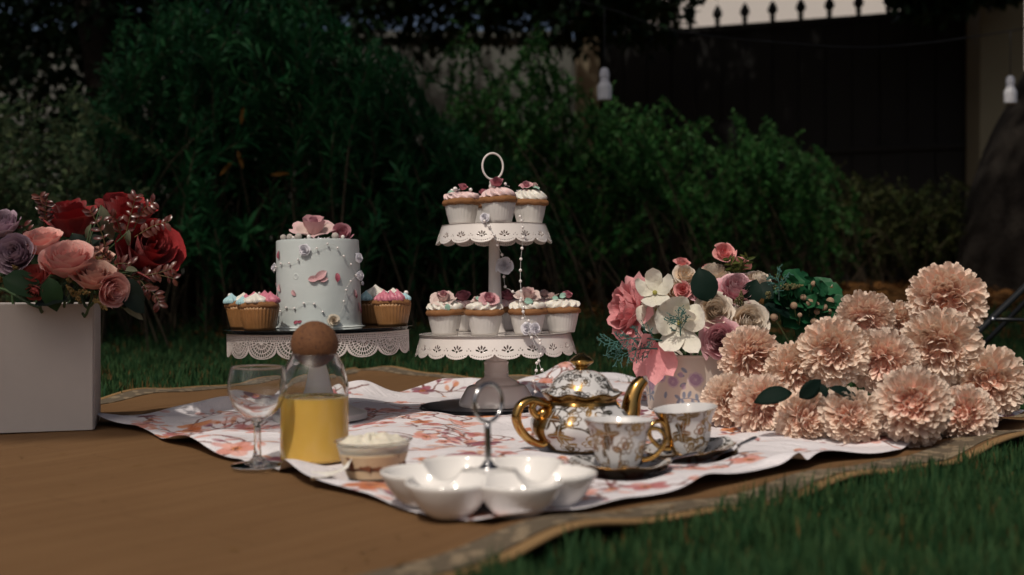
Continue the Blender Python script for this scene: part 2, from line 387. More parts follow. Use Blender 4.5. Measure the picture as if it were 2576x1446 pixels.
def build_cloth():
    na, nb = 540, 470
    pr = Print(na, nb, 0, CW, 0, CD, (0.74, 0.71, 0.735))
    rnd = random.Random(5)
    PAL = {'o': ((0.48, 0.125, 0.025), (0.62, 0.24, 0.09)), 's': ((0.62, 0.24, 0.18), (0.70, 0.36, 0.30)), 'p': ((0.16, 0.022, 0.050), (0.30, 0.070, 0.10)), 'm': ((0.44, 0.12, 0.12), (0.58, 0.25, 0.22))}
    BR = (0.15, 0.030, 0.012); DK = (0.08, 0.012, 0.02)
    def blossom(x, y, R, key, turn):
        c0, c1 = PAL[key]
        for k in range(5):
            an = turn + k * 2 * PI / 5 + rnd.uniform(-.15, .15); rr = R * rnd.uniform(.82, 1.1)
            col = c0 if rnd.random() < .5 else c1
            px, py = x + .55 * rr * math.cos(an), y + .55 * rr * math.sin(an)
            pr.ell(px, py, rr * .52, rr * .40, an, col, rnd.uniform(.75, .97), .25)
            pr.ell(px + .14 * rr * math.cos(an), py + .14 * rr * math.sin(an), rr * .34, rr * .26, an, tuple(min(1, v * 1.2 + .02) for v in col), .28, .8)
            pr.line([(x, y), (x + .5 * rr * math.cos(an), y + .5 * rr * math.sin(an))], .0009, tuple(v * .55 for v in c0), .5)
        if key != 'o': pr.ell(x, y, R * .24, R * .24, 0, (0.60, 0.20, 0.03), .85, .8)
        pr.ell(x, y, R * .13, R * .11, 0, DK, .9, .6)
        for k in range(7):
            an = rnd.uniform(0, 6.28); pr.ell(x + .24 * R * math.cos(an), y + .24 * R * math.sin(an), .0013, .0013, 0, DK, .8, .5)
    def twig(x, y, an, ln, depth=0):
        pts = [(x, y)]; a = an; n = max(4, int(ln / .008))
        for i in range(n):
            a += rnd.uniform(-.5, .5); x += ln / n * math.cos(a); y += ln / n * math.sin(a); pts.append((x, y))
            if depth < 2 and rnd.random() < .30:
                twig(x, y, a + rnd.choice((-1, 1)) * rnd.uniform(.6, 1.2), ln * rnd.uniform(.3, .5), depth + 1)
        w = [(.0026 - .0006 * depth) * (1 - .55 * i / n) for i in range(len(pts))]
        pr.line(pts, w, BR, .85)
        if depth > 0 or rnd.random() < .6:
            c0, c1 = PAL[rnd.choice('osspm')]
            pr.ell(x + .006 * math.cos(a), y + .006 * math.sin(a), rnd.uniform(.006, .012), rnd.uniform(.004, .006), a, c1, .75, .5)
            if rnd.random() < .6: pr.ell(x, y, .005, .003, a + .5, c0, .8, .5)
    spots = []
    tries = 0
    while len(spots) < 105 and tries < 6000:
        tries += 1; x, y = rnd.uniform(.015, CW - .015), rnd.uniform(.015, CD - .015)
        if all((x - u) ** 2 + (y - v) ** 2 > .072 ** 2 for u, v in spots): spots.append((x, y))
    for i, (x, y) in enumerate(spots):
        an = rnd.uniform(0, 6.28)
        twig(x, y, an, rnd.uniform(.06, .12)); twig(x, y, an + 2.4 + rnd.uniform(-.6, .6), rnd.uniform(.04, .09))
    for i, (x, y) in enumerate(spots):
        blossom(x, y, rnd.uniform(.015, .030), 'ospsmpsoms'[i % 10], rnd.uniform(0, 6.28))
        if rnd.random() < .45:
            an = rnd.uniform(0, 6.28); blossom(x + .036 * math.cos(an), y + .036 * math.sin(an), rnd.uniform(.012, .02), rnd.choice('ossm'), rnd.uniform(0, 6.28))
    A, B = np.meshgrid(pr.a, pr.b, indexing='ij'); u = (A / CW)[..., None]; v = (B / CD)[..., None]
    P = (1 - u) * (1 - v) * CN + u * (1 - v) * CR + u * v * CT + (1 - u) * v * CL
    ed = np.minimum(np.minimum(A, CW - A), np.minimum(B, CD - B)); w = np.exp(-ed / .05)
    P = P + (w * 0.009)[..., None] * np.stack([np.sin(A * 31 + B * 17), np.cos(A * 23 - B * 29)], -1)
    Z = cloth_z(P, A, B)
    V = np.concatenate([P, Z[..., None]], -1).reshape(-1, 3)
    m, nt, b, out = mat('floral_cotton')
    at_ = N(nt, 'ShaderNodeAttribute', attribute_name='print'); L(nt, at_.outputs['Color'], b.inputs['Base Color'])
    b.inputs['Roughness'].default_value = 0.75; b.inputs['Sheen Weight'].default_value = 0.15; b.inputs['Specular IOR Level'].default_value = 0.25
    wv = noise(nt, 14.0, 5, 0.6, ocoord(nt, (1, 1, 0)), 0.6); fine = noise(nt, 900.0, 2, 0.6, ocoord(nt))
    bump(nt, math_n(nt, 'ADD', wv, math_n(nt, 'MULTIPLY', fine, 0.02)), b, 0.7, 0.016)
    o = obj('tablecloth', make_mesh('tablecloth', V, grid_faces(na, nb), attr=pr.C.reshape(-1, 3), aname='print'), m)
    tag(o, 'white cotton cloth printed with orange, pink and plum blossoms laid over the mat', 'tablecloth')

# ---- grass
def leaf_cloud(P, D, U, Ln, Wd, name, m, curve=0.15, rnd=None, attr_z=None):
    """one mesh of many leaves: base points P, directions D, normals U (n,3), lengths, widths"""
    n = len(P); D = D / (np.linalg.norm(D, axis=1)[:, None] + 1e-9)
    Sx = np.cross(D, U); Sx /= np.linalg.norm(Sx, axis=1)[:, None] + 1e-9; U = np.cross(Sx, D)
    Ln = np.broadcast_to(Ln, (n,))[:, None]; Wd = np.broadcast_to(Wd, (n,))[:, None]
    v0 = P; a1 = P + D * Ln * .35 + U * Ln * curve * .10; a2 = P + D * Ln * .70 + U * Ln * curve * -.05
    tip = P + D * Ln - U * Ln * curve
    V = np.stack([v0, a1 - Sx * Wd * .5, a1 + Sx * Wd * .5, a2 - Sx * Wd * .38, a2 + Sx * Wd * .38, tip], 1).reshape(-1, 3)
    b0 = (np.arange(n) * 6)[:, None]
    tri = np.concatenate([b0 + np.array([0, 2, 1]), b0 + np.array([3, 4, 5])]); quad = b0 + np.array([1, 2, 4, 3])
    rz = RNG.random(n) if attr_z is None else attr_z
    at_ = np.stack([np.tile([0, .35, .35, .7, .7, 1.0], n), np.zeros(n * 6), np.repeat(rz, 6)], -1)
    return make_mesh(name, V, [tri, quad], attr=at_)
M_GRASS = two_sided_leaf('grass_blade', (0.014, 0.058, 0.023), (0.062, 0.118, 0.042), 0.65, 0.25, 2.0, spec=0.10)
M_DRYGRASS = two_sided_leaf('dry_grass_blade', (0.11, 0.065, 0.022), (0.20, 0.11, 0.035), 0.7, 0.2, 2.0)
def grass_patch(n, x0, x1, y0, y1, ln, wd, fade=None):
    P = np.stack([RNG.uniform(x0, x1, n), RNG.uniform(y0, y1, n)], -1)
    e, _ = mat_inside(P); keep = e < -0.002
    view = np.abs(P[:, 0]) < P[:, 1] * 0.85 + 0.3; keep &= view
    if fade is not None: keep &= RNG.random(n) < fade(P)
    P = P[keep]; return P, RNG.uniform(.55, 1.15, len(P)) * ln, RNG.uniform(.5, 1.7, len(P)) * wd
def build_grass():
    sets = [grass_patch(210000, -.2, 1.1, .55, 2.0, .036, .0021), grass_patch(150000, -2.6, 2.6, 1.6, 3.4, .038, .0030),
            grass_patch(130000, -4.4, 4.4, 3.2, 5.6, .042, .0055, lambda p: np.clip((5.4 - p[:, 1]) / 1.2, 0, 1))]
    P = np.concatenate([s[0] for s in sets]); Ln = np.concatenate([s[1] for s in sets]); Wd = np.concatenate([s[2] for s in sets])
    n = len(P)
    tuft = np.sin(P[:, 0] * 19 + 3 * np.sin(P[:, 1] * 13)) * np.sin(P[:, 1] * 23 + 2 * np.sin(P[:, 0] * 11))
    Ln = Ln * (1 + .42 * tuft)
    B3 = np.concatenate([P, ground_z(P[:, 0], P[:, 1])[:, None]], 1)
    an = RNG.uniform(0, 2 * PI, n); ti = np.abs(RNG.normal(.55, .35, n))
    D = np.stack([np.cos(an) * np.sin(ti), np.sin(an) * np.sin(ti), np.cos(ti)], -1)
    U = np.cross(D, np.stack([-np.sin(an), np.cos(an), 0 * an], -1)); U = -U
    dp = np.sin(P[:, 0] * 6.1 + 2.2) * np.sin(P[:, 1] * 7.3 + .4) + .6 * np.sin(P[:, 0] * 15 + P[:, 1] * 11)
    dry = RNG.random(n) < np.where(dp > .65, .5, .10)
    for sel, nm, mm, ll in ((~dry, 'grass', M_GRASS, 1.0), (dry, 'dry_grass', M_DRYGRASS, .8)):
        o = setting(nm, leaf_cloud(B3[sel], D[sel], U[sel], Ln[sel] * ll, Wd[sel], nm, mm, .30), mm, 'stuff')
    # loose dry clippings blown onto the mat
    n = 150; sv = RNG.random(n); tv = np.where(RNG.random(n) < .5, RNG.random(n) * .12, RNG.random(n) * .9); P = mat_plan(sv, tv)
    B3 = np.concatenate([P, mat_z(P)[:, None] + .0022], 1); an = RNG.uniform(0, 2 * PI, n); D = np.stack([np.cos(an), np.sin(an), RNG.uniform(0, .06, n)], -1); U = np.stack([RNG.normal(0, .2, n), RNG.normal(0, .2, n), np.ones(n)], -1)
    setting('grass_clippings', leaf_cloud(B3, D, U, RNG.uniform(.008, .026, n), RNG.uniform(.0012, .0022, n), 'grass_clippings', M_DRYGRASS, .05), M_DRYGRASS, 'stuff')
    # leaf litter under the shrubs
    n = 9000; P = np.stack([RNG.uniform(-3.4, 4.0, n), RNG.uniform(4.3, 7.6, n)], -1)
    B3 = np.concatenate([P, ground_z(P[:, 0], P[:, 1])[:, None] + .006], 1); an = RNG.uniform(0, 2 * PI, n)
    D = np.stack([np.cos(an), np.sin(an), RNG.uniform(-.1, .5, n)], -1); U = np.stack([RNG.normal(0, .4, n), RNG.normal(0, .4, n), np.ones(n)], -1)
    ML = two_sided_leaf('dead_leaf', (0.12, 0.050, 0.016), (0.30, 0.14, 0.042), 0.7, 0.1, 3.0)
    setting('leaf_litter', leaf_cloud(B3, D, U, RNG.uniform(.04, .09, n), RNG.uniform(.012, .03, n), 'leaf_litter', ML, .25), ML, 'stuff')
    return
# ================================================================== SHRUBS, TREES, WALL, GATE
M_BARK = simple('bark', (0.016, 0.011, 0.007), 0.9, var=0.5, nscale=14, bmp=0.9, bscale=30, bdist=0.02)
M_TWIG = simple('shrub_twig', (0.055, 0.040, 0.022), 0.85, var=0.4, nscale=20)
def leaf_proto(name, Ln, Wd, m, curve=.15):
    me = leaf_cloud(np.zeros((1, 3)), np.array([[0, 1.0, 0]]), np.array([[0, 0, 1.0]]), np.array([Ln]), np.array([Wd]), name, m, curve, attr_z=np.array([.5])); me.materials.append(m); return me
def frame_m(p, d, u):
    d = Vector(d).normalized(); s = d.cross(Vector(u)).normalized(); u = s.cross(d)
    return Matrix(((s.x, d.x, u.x, p[0]), (s.y, d.y, u.y, p[1]), (s.z, d.z, u.z, p[2]), (0, 0, 0, 1)))
def shrub(name, label, base_xy, tips, m, Ln, Wd, per, spread, droop=0.0, group=None, n_single=0, from_v=.3, curve=.15, seed=1, stem_r=.006, whorl=3, gap=.022, leafy=.42):
    """tips: (n,3) branch ends; every branch grows from the base line up to its tip and carries leaves"""
    rg = np.random.default_rng(seed); tips = np.asarray(tips, float)
    c = tips.mean(0); root = thing(name, label, 'shrub', (c[0], c[1], float(ground_z(c[0], c[1]))), group=group)
    o3 = np.array(root.location); Pb, Db, Ub, Lb, stems = [], [], [], [], []
    for k, tp in enumerate(tips):
        bx = base_xy(tp, rg); b3 = np.array([bx[0], bx[1], float(ground_z(bx[0], bx[1])) - .02])
        mid = b3 * .62 + tp * .38 + rg.normal(0, .06, 3); mid[2] = b3[2] + (tp[2] - b3[2]) * .66
        end = tp.copy(); end[2] -= droop * .15
        cur = smooth_line([b3, mid, end], 8); stems.append(tube_vf(cur, np.linspace(stem_r * .8, stem_r * .22, len(cur)), 4))
        seg = np.linalg.norm(np.diff(cur, axis=0), axis=1); cl = np.concatenate([[0], np.cumsum(seg)]); tot = cl[-1]
        from_v = max(.05, 1 - leafy / tot); nn = min(per, max(3, int(tot * (1 - from_v) / gap)))
        for q in range(nn):
            t = tot * (from_v + (1 - from_v) * (q + .5 * rg.random()) / nn); i = min(len(seg) - 1, np.searchsorted(cl, t) - 1); i = max(i, 0)
            p = cur[i] + (cur[i + 1] - cur[i]) * ((t - cl[i]) / (seg[i] + 1e-9)); ax = (cur[i + 1] - cur[i]) / (seg[i] + 1e-9)
            h = np.cross(ax, [.3, .2, 1.0]); h /= np.linalg.norm(h) + 1e-9; g = np.cross(ax, h); a0 = rg.uniform(0, 6.28)
            for w in range(whorl):
                an = a0 + w * 2 * PI / whorl + rg.normal(0, .25); side = h * math.cos(an) + g * math.sin(an); op = spread * rg.uniform(.6, 1.3)
                d = ax * math.cos(op) + side * math.sin(op); d[2] -= droop * rg.uniform(.3, 1.2)
                Pb.append(p); Db.append(d); Ub.append(ax * math.sin(op) - side * math.cos(op) + rg.normal(0, .25, 3)); Lb.append(Ln * rg.uniform(.6, 1.15) * (1 if q < nn - 2 else .7))
    P, D, U, Lq = np.array(Pb), np.array(Db), np.array(Ub), np.array(Lb)
    D /= np.linalg.norm(D, axis=1)[:, None]
    V, Fq = join_vf(stems); so = obj('branches', make_mesh('branches', V - o3, Fq), M_TWIG, root); so['kind'] = 'stuff'
    # leaves that show largest: nearest ones on the camera side, in the frame
    single = np.zeros(len(P), bool)
    if n_single:
        vis = (np.abs(P[:, 0] / P[:, 1]) < .44) & ((P[:, 2] - CAM_H) / P[:, 1] < .25) & ((P[:, 2] - CAM_H) / P[:, 1] > -.02)
        sc = np.where(vis, P[:, 1] + rg.random(len(P)) * .35, 99); single[np.argsort(sc)[:n_single]] = True
    me = leaf_cloud(P[~single] - o3, D[~single], U[~single], Lq[~single], Lq[~single] / Ln * Wd, 'foliage', m, curve)
    fo = obj('foliage', me, m, root); fo['kind'] = 'stuff'
    if n_single:
        lp = leaf_proto(name + '_leaf', Ln, Wd, m, curve)
        for i in np.where(single)[0]:
            o = obj('leaf', lp, None, root); o.matrix_local = frame_m(P[i] - o3, D[i], U[i]) @ Matrix.Scale(Lq[i] / Ln, 4)
    return root, P

def crown_tips(n, outline, y0, y1, seed):
    """branch ends inside an outline given as spots of the photograph (x, top y): tips fill from the ground up to that line"""
    rg = np.random.default_rng(seed); xs = np.array([p[0] for p in outline]); tops = np.array([p[1] for p in outline]); out = []
    while len(out) < n:
        x = rg.uniform(xs[0], xs[-1]); top = np.interp(x, xs, tops); y = rg.uniform(y0, y1)
        bot = 640.0
        f = rg.random() ** .85; py = bot + (top - bot) * f + rg.normal(0, 10)
        p = at(x, py, y); out.append((p.x, p.y, p.z))
    return np.array(out)

def build_garden():
    M_OLE = two_sided_leaf('oleander_leaf', (0.014, 0.095, 0.036), (0.045, 0.165, 0.058), 0.5, 0.25, 4.0, spec=0.14)
    M_PALE = two_sided_leaf('variegated_leaf', (0.040, 0.100, 0.042), (0.20, 0.25, 0.115), 0.5, 0.25, 14.0)
    M_MID = two_sided_leaf('privet_leaf', (0.018, 0.095, 0.024), (0.062, 0.170, 0.042), 0.5, 0.25, 4.0, spec=0.14)
    M_LOW = two_sided_leaf('dull_hedge_leaf', (0.030, 0.056, 0.017), (0.085, 0.085, 0.028), 0.6, 0.2, 4.0)
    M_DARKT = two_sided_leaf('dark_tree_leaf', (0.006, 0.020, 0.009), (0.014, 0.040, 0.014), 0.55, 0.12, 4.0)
    def base_near(sp, sp2=.30):
        def f(tp, rg): return (tp[0] + rg.normal(0, sp2), tp[1] + rg.normal(0, sp) + .22)
        return f
    # big narrow-leaved shrub, in three clumps
    shrub('oleander_shrub', 'tall dark green shrub of long narrow leaves rising behind the cake', base_near(.12),
          crown_tips(330, [(440, 10), (560, -60), (700, -90), (800, -20), (880, 60), (960, 110), (1010, 150)], 4.3, 5.2, 3), M_OLE, .092, .0165, 30, .75, 0.0, None, 260, .10, .18, 31, .007, 3, .024)
    shrub('oleander_shrub', 'leafy green shrub with narrow leaves standing beside the pale drooping shrub', base_near(.12),
          crown_tips(240, [(215, 190), (280, 90), (330, -30), (420, -60), (540, -40), (600, 60)], 4.5, 5.4, 5), M_OLE, .060, .0155, 34, .8, .25, None, 180, .10, .2, 33, .006, 3, .02)
    shrub('oleander_shrub', 'upright shrub with narrow shoots in front of the grey boundary wall', base_near(.10),
          crown_tips(210, [(900, 120), (985, 100), (1040, 130), (1080, 260), (1180, 330), (1240, 370)], 4.5, 5.2, 7), M_OLE, .070, .0135, 28, .6, 0.0, None, 120, .10, .18, 35, .006, 3, .022)
    shrub('variegated_shrub', 'pale variegated shrub with drooping leaves beside the red roses', base_near(.15),
          crown_tips(110, [(-160, 190), (-60, 200), (40, 180), (110, 180), (190, 170), (230, 260)], 3.75, 4.5, 9), M_PALE, .050, .021, 24, .8, .55, None, 170, .15, .3, 37, .005, 3, .026)
    shrub('oleander_shrub', 'tall narrow leaved shrub continuing the hedge beyond the pale variegated one', base_near(.12),
          crown_tips(170, [(-1300, 150), (-900, -20), (-500, -60), (-150, 60)], 4.9, 6.0, 21), M_OLE, .092, .0165, 30, .75, 0.0, None, 0, .10, .18, 61, .007, 3, .024)
    # mid hedge shrubs
    shrub('privet_shrub', 'broad green shrub with small leaves and spiky shoots under the hanging bulb', base_near(.12),
          crown_tips(330, [(1140, 40), (1165, 25), (1200, 120), (1270, 160), (1330, 60), (1390, 70), (1440, 200), (1540, 190), (1600, 260), (1650, 300)], 5.2, 6.2, 11), M_MID, .046, .019, 46, .75, 0.0, 'small leaved hedge shrubs', 220, .08, .15, 41, .006, 3, .022)
    shrub('privet_shrub', 'low green shrub with thin upright shoots in front of the black gate', base_near(.12),
          crown_tips(260, [(1620, 260), (1690, 195), (1712, 320), (1760, 330), (1780, 225), (1800, 330), (1850, 245), (1880, 330), (1930, 270), (1960, 330), (2030, 330), (2090, 390)], 5.6, 6.6, 13), M_MID, .042, .017, 42, .75, 0.0, 'small leaved hedge shrubs', 160, .25, .15, 43, .005, 3, .022)
    shrub('low_hedge_shrub', 'dull olive hedge shrub between the green shrubs and the tree trunk', base_near(.15),
          crown_tips(210, [(2020, 370), (2120, 400), (2200, 430), (2300, 440), (2400, 435)], 6.3, 7.3, 15), M_LOW, .040, .017, 34, .8, .1, None, 0, .35, .15, 45, .005, 3, .024)
    shrub('low_hedge_shrub', 'brownish hedge shrub at the foot of the dark leaning tree trunk', base_near(.15),
          crown_tips(150, [(2380, 450), (2480, 450), (2600, 440), (2720, 430)], 6.3, 7.2, 17), M_LOW, .040, .017, 34, .8, .1, None, 0, .35, .15, 47, .005, 3, .024)
    shrub('low_hedge_shrub', 'olive hedge shrub continuing past the dark leaning trunk', base_near(.15),
          crown_tips(150, [(2700, 420), (3000, 330), (3400, 300), (3700, 330)], 5.6, 6.8, 23), M_LOW, .040, .017, 34, .8, .1, None, 0, .2, .15, 63, .005, 3, .024)
    # a few yellowed leaves that stand out
    M_YEL = two_sided_leaf('yellowed_leaf', (0.20, 0.085, 0.010), (0.28, 0.13, 0.016), 0.5, 0.3, 8.0)
    yp = leaf_proto('yellowed_leaf', .085, .017, M_YEL)
    for x, y, a in ((612, 425, 1.9), (552, 443, .9), (678, 440, .1), (607, 315, 1.5)):
        p = at(x, y, 4.42); o = obj('yellowed_leaf', yp, None); o.matrix_world = frame_m(p, (math.cos(a), .1, math.sin(a)), (0, -1, .1))
        tag(o, 'single yellowed leaf hanging in the dark narrow leaved shrub', 'leaf', 'yellowed leaves in the shrub')

    # boundary wall
    M_WALL = simple('grey_render', (0.105, 0.11, 0.10), 0.9, var=0.18, nscale=1.2, bmp=0.3, bscale=60, bdist=0.004)
    M_PILL = simple('cream_render', (0.24, 0.20, 0.135), 0.9, var=0.2, nscale=1.5, bmp=0.3, bscale=50, bdist=0.004)
    M_PILL2 = simple('olive_render', (0.20, 0.19, 0.13), 0.9, var=0.2, nscale=1.5, bmp=0.3, bscale=50, bdist=0.004)
    WY = 12.0
    w = thing('boundary_wall', 'grey rendered garden wall glimpsed between the shrubs', 'wall', (-4, WY, .2))
    bevel_box('wall_panel', (-9.0, 4.72, -.1, .1, -.5, 2.62), M_WALL, w, .02)
    bevel_box('coping', (-9.0, 4.63, -.16, .16, 2.625, 2.70), M_WALL, w, .01)
    w2 = thing('boundary_wall', 'dull grey garden wall beyond the olive pillar', 'wall', (4.8, 10.6, .2)); bevel_box('wall_panel', (.12, 9.0, -.1, .1, -.5, 3.2), M_WALL, w2, .02); bevel_box('coping', (.12, 9.0, -.16, .16, 3.205, 3.28), M_WALL, w2, .01)
    def pillar(nm, label, x0, x1, y, h, mm):
        r = thing(nm, label, 'pillar', ((x0 + x1) / 2, y, .2)); wd = (x1 - x0) / 2
        bevel_box('shaft', (-wd, wd, -wd, wd, -.5, h - .2), mm, r, .012); bevel_box('cap_stone', (-wd - .04, wd + .04, -wd - .04, wd + .04, h - .198, h - .11), mm, r, .012)
    p0, p1 = at(1447, 60, 11.7), at(1505, 60, 11.7)
    pillar('gate_pillar', 'cream rendered gate pillar behind the small leaved shrub', p0.x, p1.x, 11.7, p0.z, M_PILL)
    q0, q1 = at(2440, 0, 10.5), at(2552, 0, 10.5)
    pillar('gate_pillar', 'tall olive grey gate pillar beside the dark tree trunk', q0.x, q1.x, 10.5, 3.6, M_PILL2)
    # gate of sheet panels with spear finials, swung in perspective between the pillars
    M_GATE = simple('black_painted_steel', (0.003, 0.0033, 0.0033), 0.8, 0.0, var=0.3, nscale=6, bmp=0.15, bscale=40, bdist=0.003)
    A3, B3 = Vector((p1.x + .02, 11.75, .2)), Vector((q0.x - .02, 10.6, .2)); dv = (B3 - A3); ln = dv.length; ang = math.atan2(dv.y, dv.x)
    g = thing('metal_gate', 'black sheet metal gate topped with a row of spearhead finials', 'gate', M=Matrix.Translation(A3) @ Matrix.Rotation(ang, 4, 'Z'))
    top = 2.62; npan = 14
    for k in range(npan):
        bevel_box('panel', (k * ln / npan + .004, (k + 1) * ln / npan - .004, -.014 + .006 * (k % 2), .008, -.1, top - .05), M_GATE, g, .004, 1)
    bevel_box('backing_sheet', (-.03, ln + .03, .010, .022, -.4, top - .03), M_GATE, g, .003, 1)
    for z in (.0, 1.3, top - .045):
        bevel_box('rail', (0, ln, -.045, -.015, z, z + .055), M_GATE, g, .004, 1)
    prof = smooth_line([(0.0001, 0), (.022, .002), (.022, .03), (.034, .045), (.02, .06), (.046, .10), (.048, .125), (.028, .175), (.0001, .215)], 4)
    V, Fq = lathe_vf(prof, 10); V = V * np.array([1, .5, 1]); fm = make_mesh('finial', V, Fq); fm.materials.append(M_GATE)
    for k in range(13):
        o = obj('finial', fm, None, g); o.location = ((k + .5) * ln / 13, -.02, top + .012)
    # pale wall added to close off the bright sky above the gate
    h = thing('sky_screen_wall', 'pale plain wall closing off the sky behind the spiked gate', 'house', (4.2, 17.0, .2))
    M_SCREEN = simple('pale_plaster', (0.62, 0.585, 0.55), 0.9, var=0.06, nscale=.6, bmp=0.2, bscale=30, bdist=0.004)
    bevel_box('wall', (-1.94, 4.5, 0, 6, -.6, 7.5), M_SCREEN, h, .03); bevel_box('top_slab', (-2.2, 4.8, -.35, 6.3, 7.52, 7.8), M_WALL, h, .03)

    # trees: trunk + limbs + crowns of leaves
    def tree(nm, label, base, trunk_pts, trunk_r, blobs, n_leaf, Ln, Wd, m, seed, limbs):
        rg = np.random.default_rng(seed); base = np.array(base, float); r = thing(nm, label, 'tree', tuple(base))
        cur = smooth_line(trunk_pts, 8); n = len(cur)
        rr = np.interp(np.linspace(0, 1, n), np.linspace(0, 1, len(trunk_r)), trunk_r)
        V, Fq = tube_vf(cur, rr, 18); V = V + (np.sin(V[:, [2]] * 9 + V[:, [0]] * 30) * .008); obj('trunk', make_mesh('trunk', V - base, Fq), M_BARK, r)
        Ps = []
        for (cx, cyy, cz, rx, ry, rz, wgt) in blobs:
            k = int(n_leaf * wgt); d = rg.normal(0, 1, (k, 3)); d /= np.linalg.norm(d, axis=1)[:, None]
            q = d * (rg.random((k, 1)) ** .45) * np.array([rx, ry, rz]) + np.array([cx, cyy, cz])
            q = q + min(.10, ry * .25) * np.stack([np.sin(q[:, 1] * 9 + q[:, 2] * 7), np.sin(q[:, 0] * 8 + q[:, 2] * 6), np.sin(q[:, 0] * 7 + q[:, 1] * 9)], -1); Ps.append(q)
            lim = smooth_line([cur[int(n * .75)], (cur[int(n * .75)] + np.array([cx, cyy, cz])) / 2 + np.array([0, 0, .15]), np.array([cx, cyy, cz])], 6)
            if limbs:
                V, Fq = tube_vf(lim, np.linspace(trunk_r[-1] * .8, .012, len(lim)), 8); obj('limb', make_mesh('limb', V - base, Fq), M_BARK, r)
        P = np.concatenate(Ps); nn = len(P)
        D = rg.normal(0, 1, (nn, 3)); D[:, 2] -= .35; U = rg.normal(0, .6, (nn, 3)); U[:, 2] += 1
        fo = obj('crown', leaf_cloud(P - base, D, U, rg.uniform(.7, 1.2, nn) * Ln, Wd, 'crown', m, .2), m, r); fo['kind'] = 'stuff'
    # leaning trunk by the olive pillar; high limbs out of frame added to shade shrubs and lawn
    t0 = at(2640, 735, 6.4)
    tree('leaning_tree', 'dark leaning tree trunk with a flared foot beside the olive pillar', (t0.x, t0.y, .2),
         [(t0.x, 6.4, .05), (t0.x - .03, 6.38, .45), (t0.x + .03, 6.35, .85), (t0.x + .16, 6.35, 1.25), (t0.x + .22, 6.35, 1.8), (t0.x + .05, 6.2, 2.8)], [.52, .47, .43, .38, .22, .16],
         [(2.6, 4.6, 3.6, 1.5, 1.7, .35, .25), (1.0, 2.3, 3.7, 1.3, 1.9, .35, .32), (2.6, 2.3, 3.7, 1.2, 1.6, .3, .20), (0.6, 5.6, 3.7, 1.5, 1.2, .35, .17), (3.4, 7.2, 3.9, 1.5, 1.2, .4, .16)], 14000, .11, .05, M_DARKT, 51, True)  # unseen overhead crowns, placed to keep sun off hedge and back lawn
    tree('dark_tree', 'black shaded tree filling the corner above the pale variegated shrub', (-2.6, 7.2, .2),
         [(-2.6, 7.2, .1), (-2.55, 7.2, 1.0), (-2.65, 7.15, 2.0), (-2.5, 7.0, 2.8)], [.17, .13, .12, .09],
         [(-3.2, 7.4, 1.9, 1.3, .8, 1.0, .20), (-2.0, 7.6, 2.2, 1.1, .8, .8, .16), (-2.9, 5.6, 3.6, 1.5, 1.3, .35, .16), (-1.2, 5.2, 3.6, 1.3, 1.3, .35, .16), (-2.4, 2.5, 3.7, 1.4, 1.9, .35, .22), (-.6, 2.2, 3.7, 1.2, 1.8, .35, .22)], 27000, .10, .045, M_DARKT, 53, True)  # the high crowns are out of frame, added to shade hedge and lawn
    tree('dark_tree', 'shaded tree whose dark crown hangs over the grey wall and cream pillar', (-2.3, 9.5, .2),
         [(-2.3, 9.5, .1), (-2.35, 9.5, 1.2), (-2.2, 9.45, 2.2), (-2.0, 9.4, 3.0)], [.16, .12, .11, .08],
         [(-.9, 9.6, 3.0, 1.5, .8, .78, .24), (.55, 9.8, 3.05, 1.2, .8, .75, .22), (1.15, 10.6, 3.2, .5, .5, .75, .06), (-1.6, 9.4, 4.3, 1.8, 1.4, .5, .24), (.9, 9.4, 4.3, 1.5, 1.4, .5, .24)], 36000, .11, .05, M_DARKT, 55, True)  # highest crowns are unseen, added to shade the wall and pillar
    tree('gate_shade_tree', 'dark foliage hanging over the black gate, on a tree added to shade it', (6.6, 9.0, .2),  # low crown hangs in view; trunk and high crowns added to shade the gate
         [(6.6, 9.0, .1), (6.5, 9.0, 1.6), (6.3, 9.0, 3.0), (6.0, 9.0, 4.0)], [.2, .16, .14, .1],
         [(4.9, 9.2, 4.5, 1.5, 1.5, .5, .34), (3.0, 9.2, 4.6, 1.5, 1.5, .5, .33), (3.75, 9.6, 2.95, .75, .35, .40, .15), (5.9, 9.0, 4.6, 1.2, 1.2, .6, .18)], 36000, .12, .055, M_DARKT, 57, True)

    tree('added_shade_tree', 'slender tree added out of view, its leafy bough shading the white box', (-3.2, .3, SOIL),  # unseen tree added so its narrow bough shades the box front
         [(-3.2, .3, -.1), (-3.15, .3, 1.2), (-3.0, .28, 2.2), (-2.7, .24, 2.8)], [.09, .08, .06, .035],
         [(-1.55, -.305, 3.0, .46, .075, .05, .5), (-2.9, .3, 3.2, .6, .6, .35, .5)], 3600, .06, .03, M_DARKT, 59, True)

    # string of white bulbs on a thin cable
    M_CAB = simple('black_cable', (0.012, 0.013, 0.016), 0.5, var=0.1)
    M_BULB = simple('white_bulb_plastic', (0.86, 0.86, 0.90), 0.35, var=0.03); M_SOCK = simple('bulb_socket', (0.80, 0.80, 0.86), 0.45, var=0.05)
    pts = [at(1180, -60, 4.3), at(1520, 20, 4.45), at(1700, 78, 4.5), at(2000, 110, 4.6), at(2230, 117, 4.7), at(2540, 78, 4.9), at(2800, 20, 5.0)]
    cab = smooth_line([tuple(p) for p in pts], 10); V, Fq = tube_vf(cab, .0028, 6)
    tag(obj('light_cable', make_mesh('light_cable', V, Fq), M_CAB), 'thin black light cable sagging in front of the gate', 'cable')
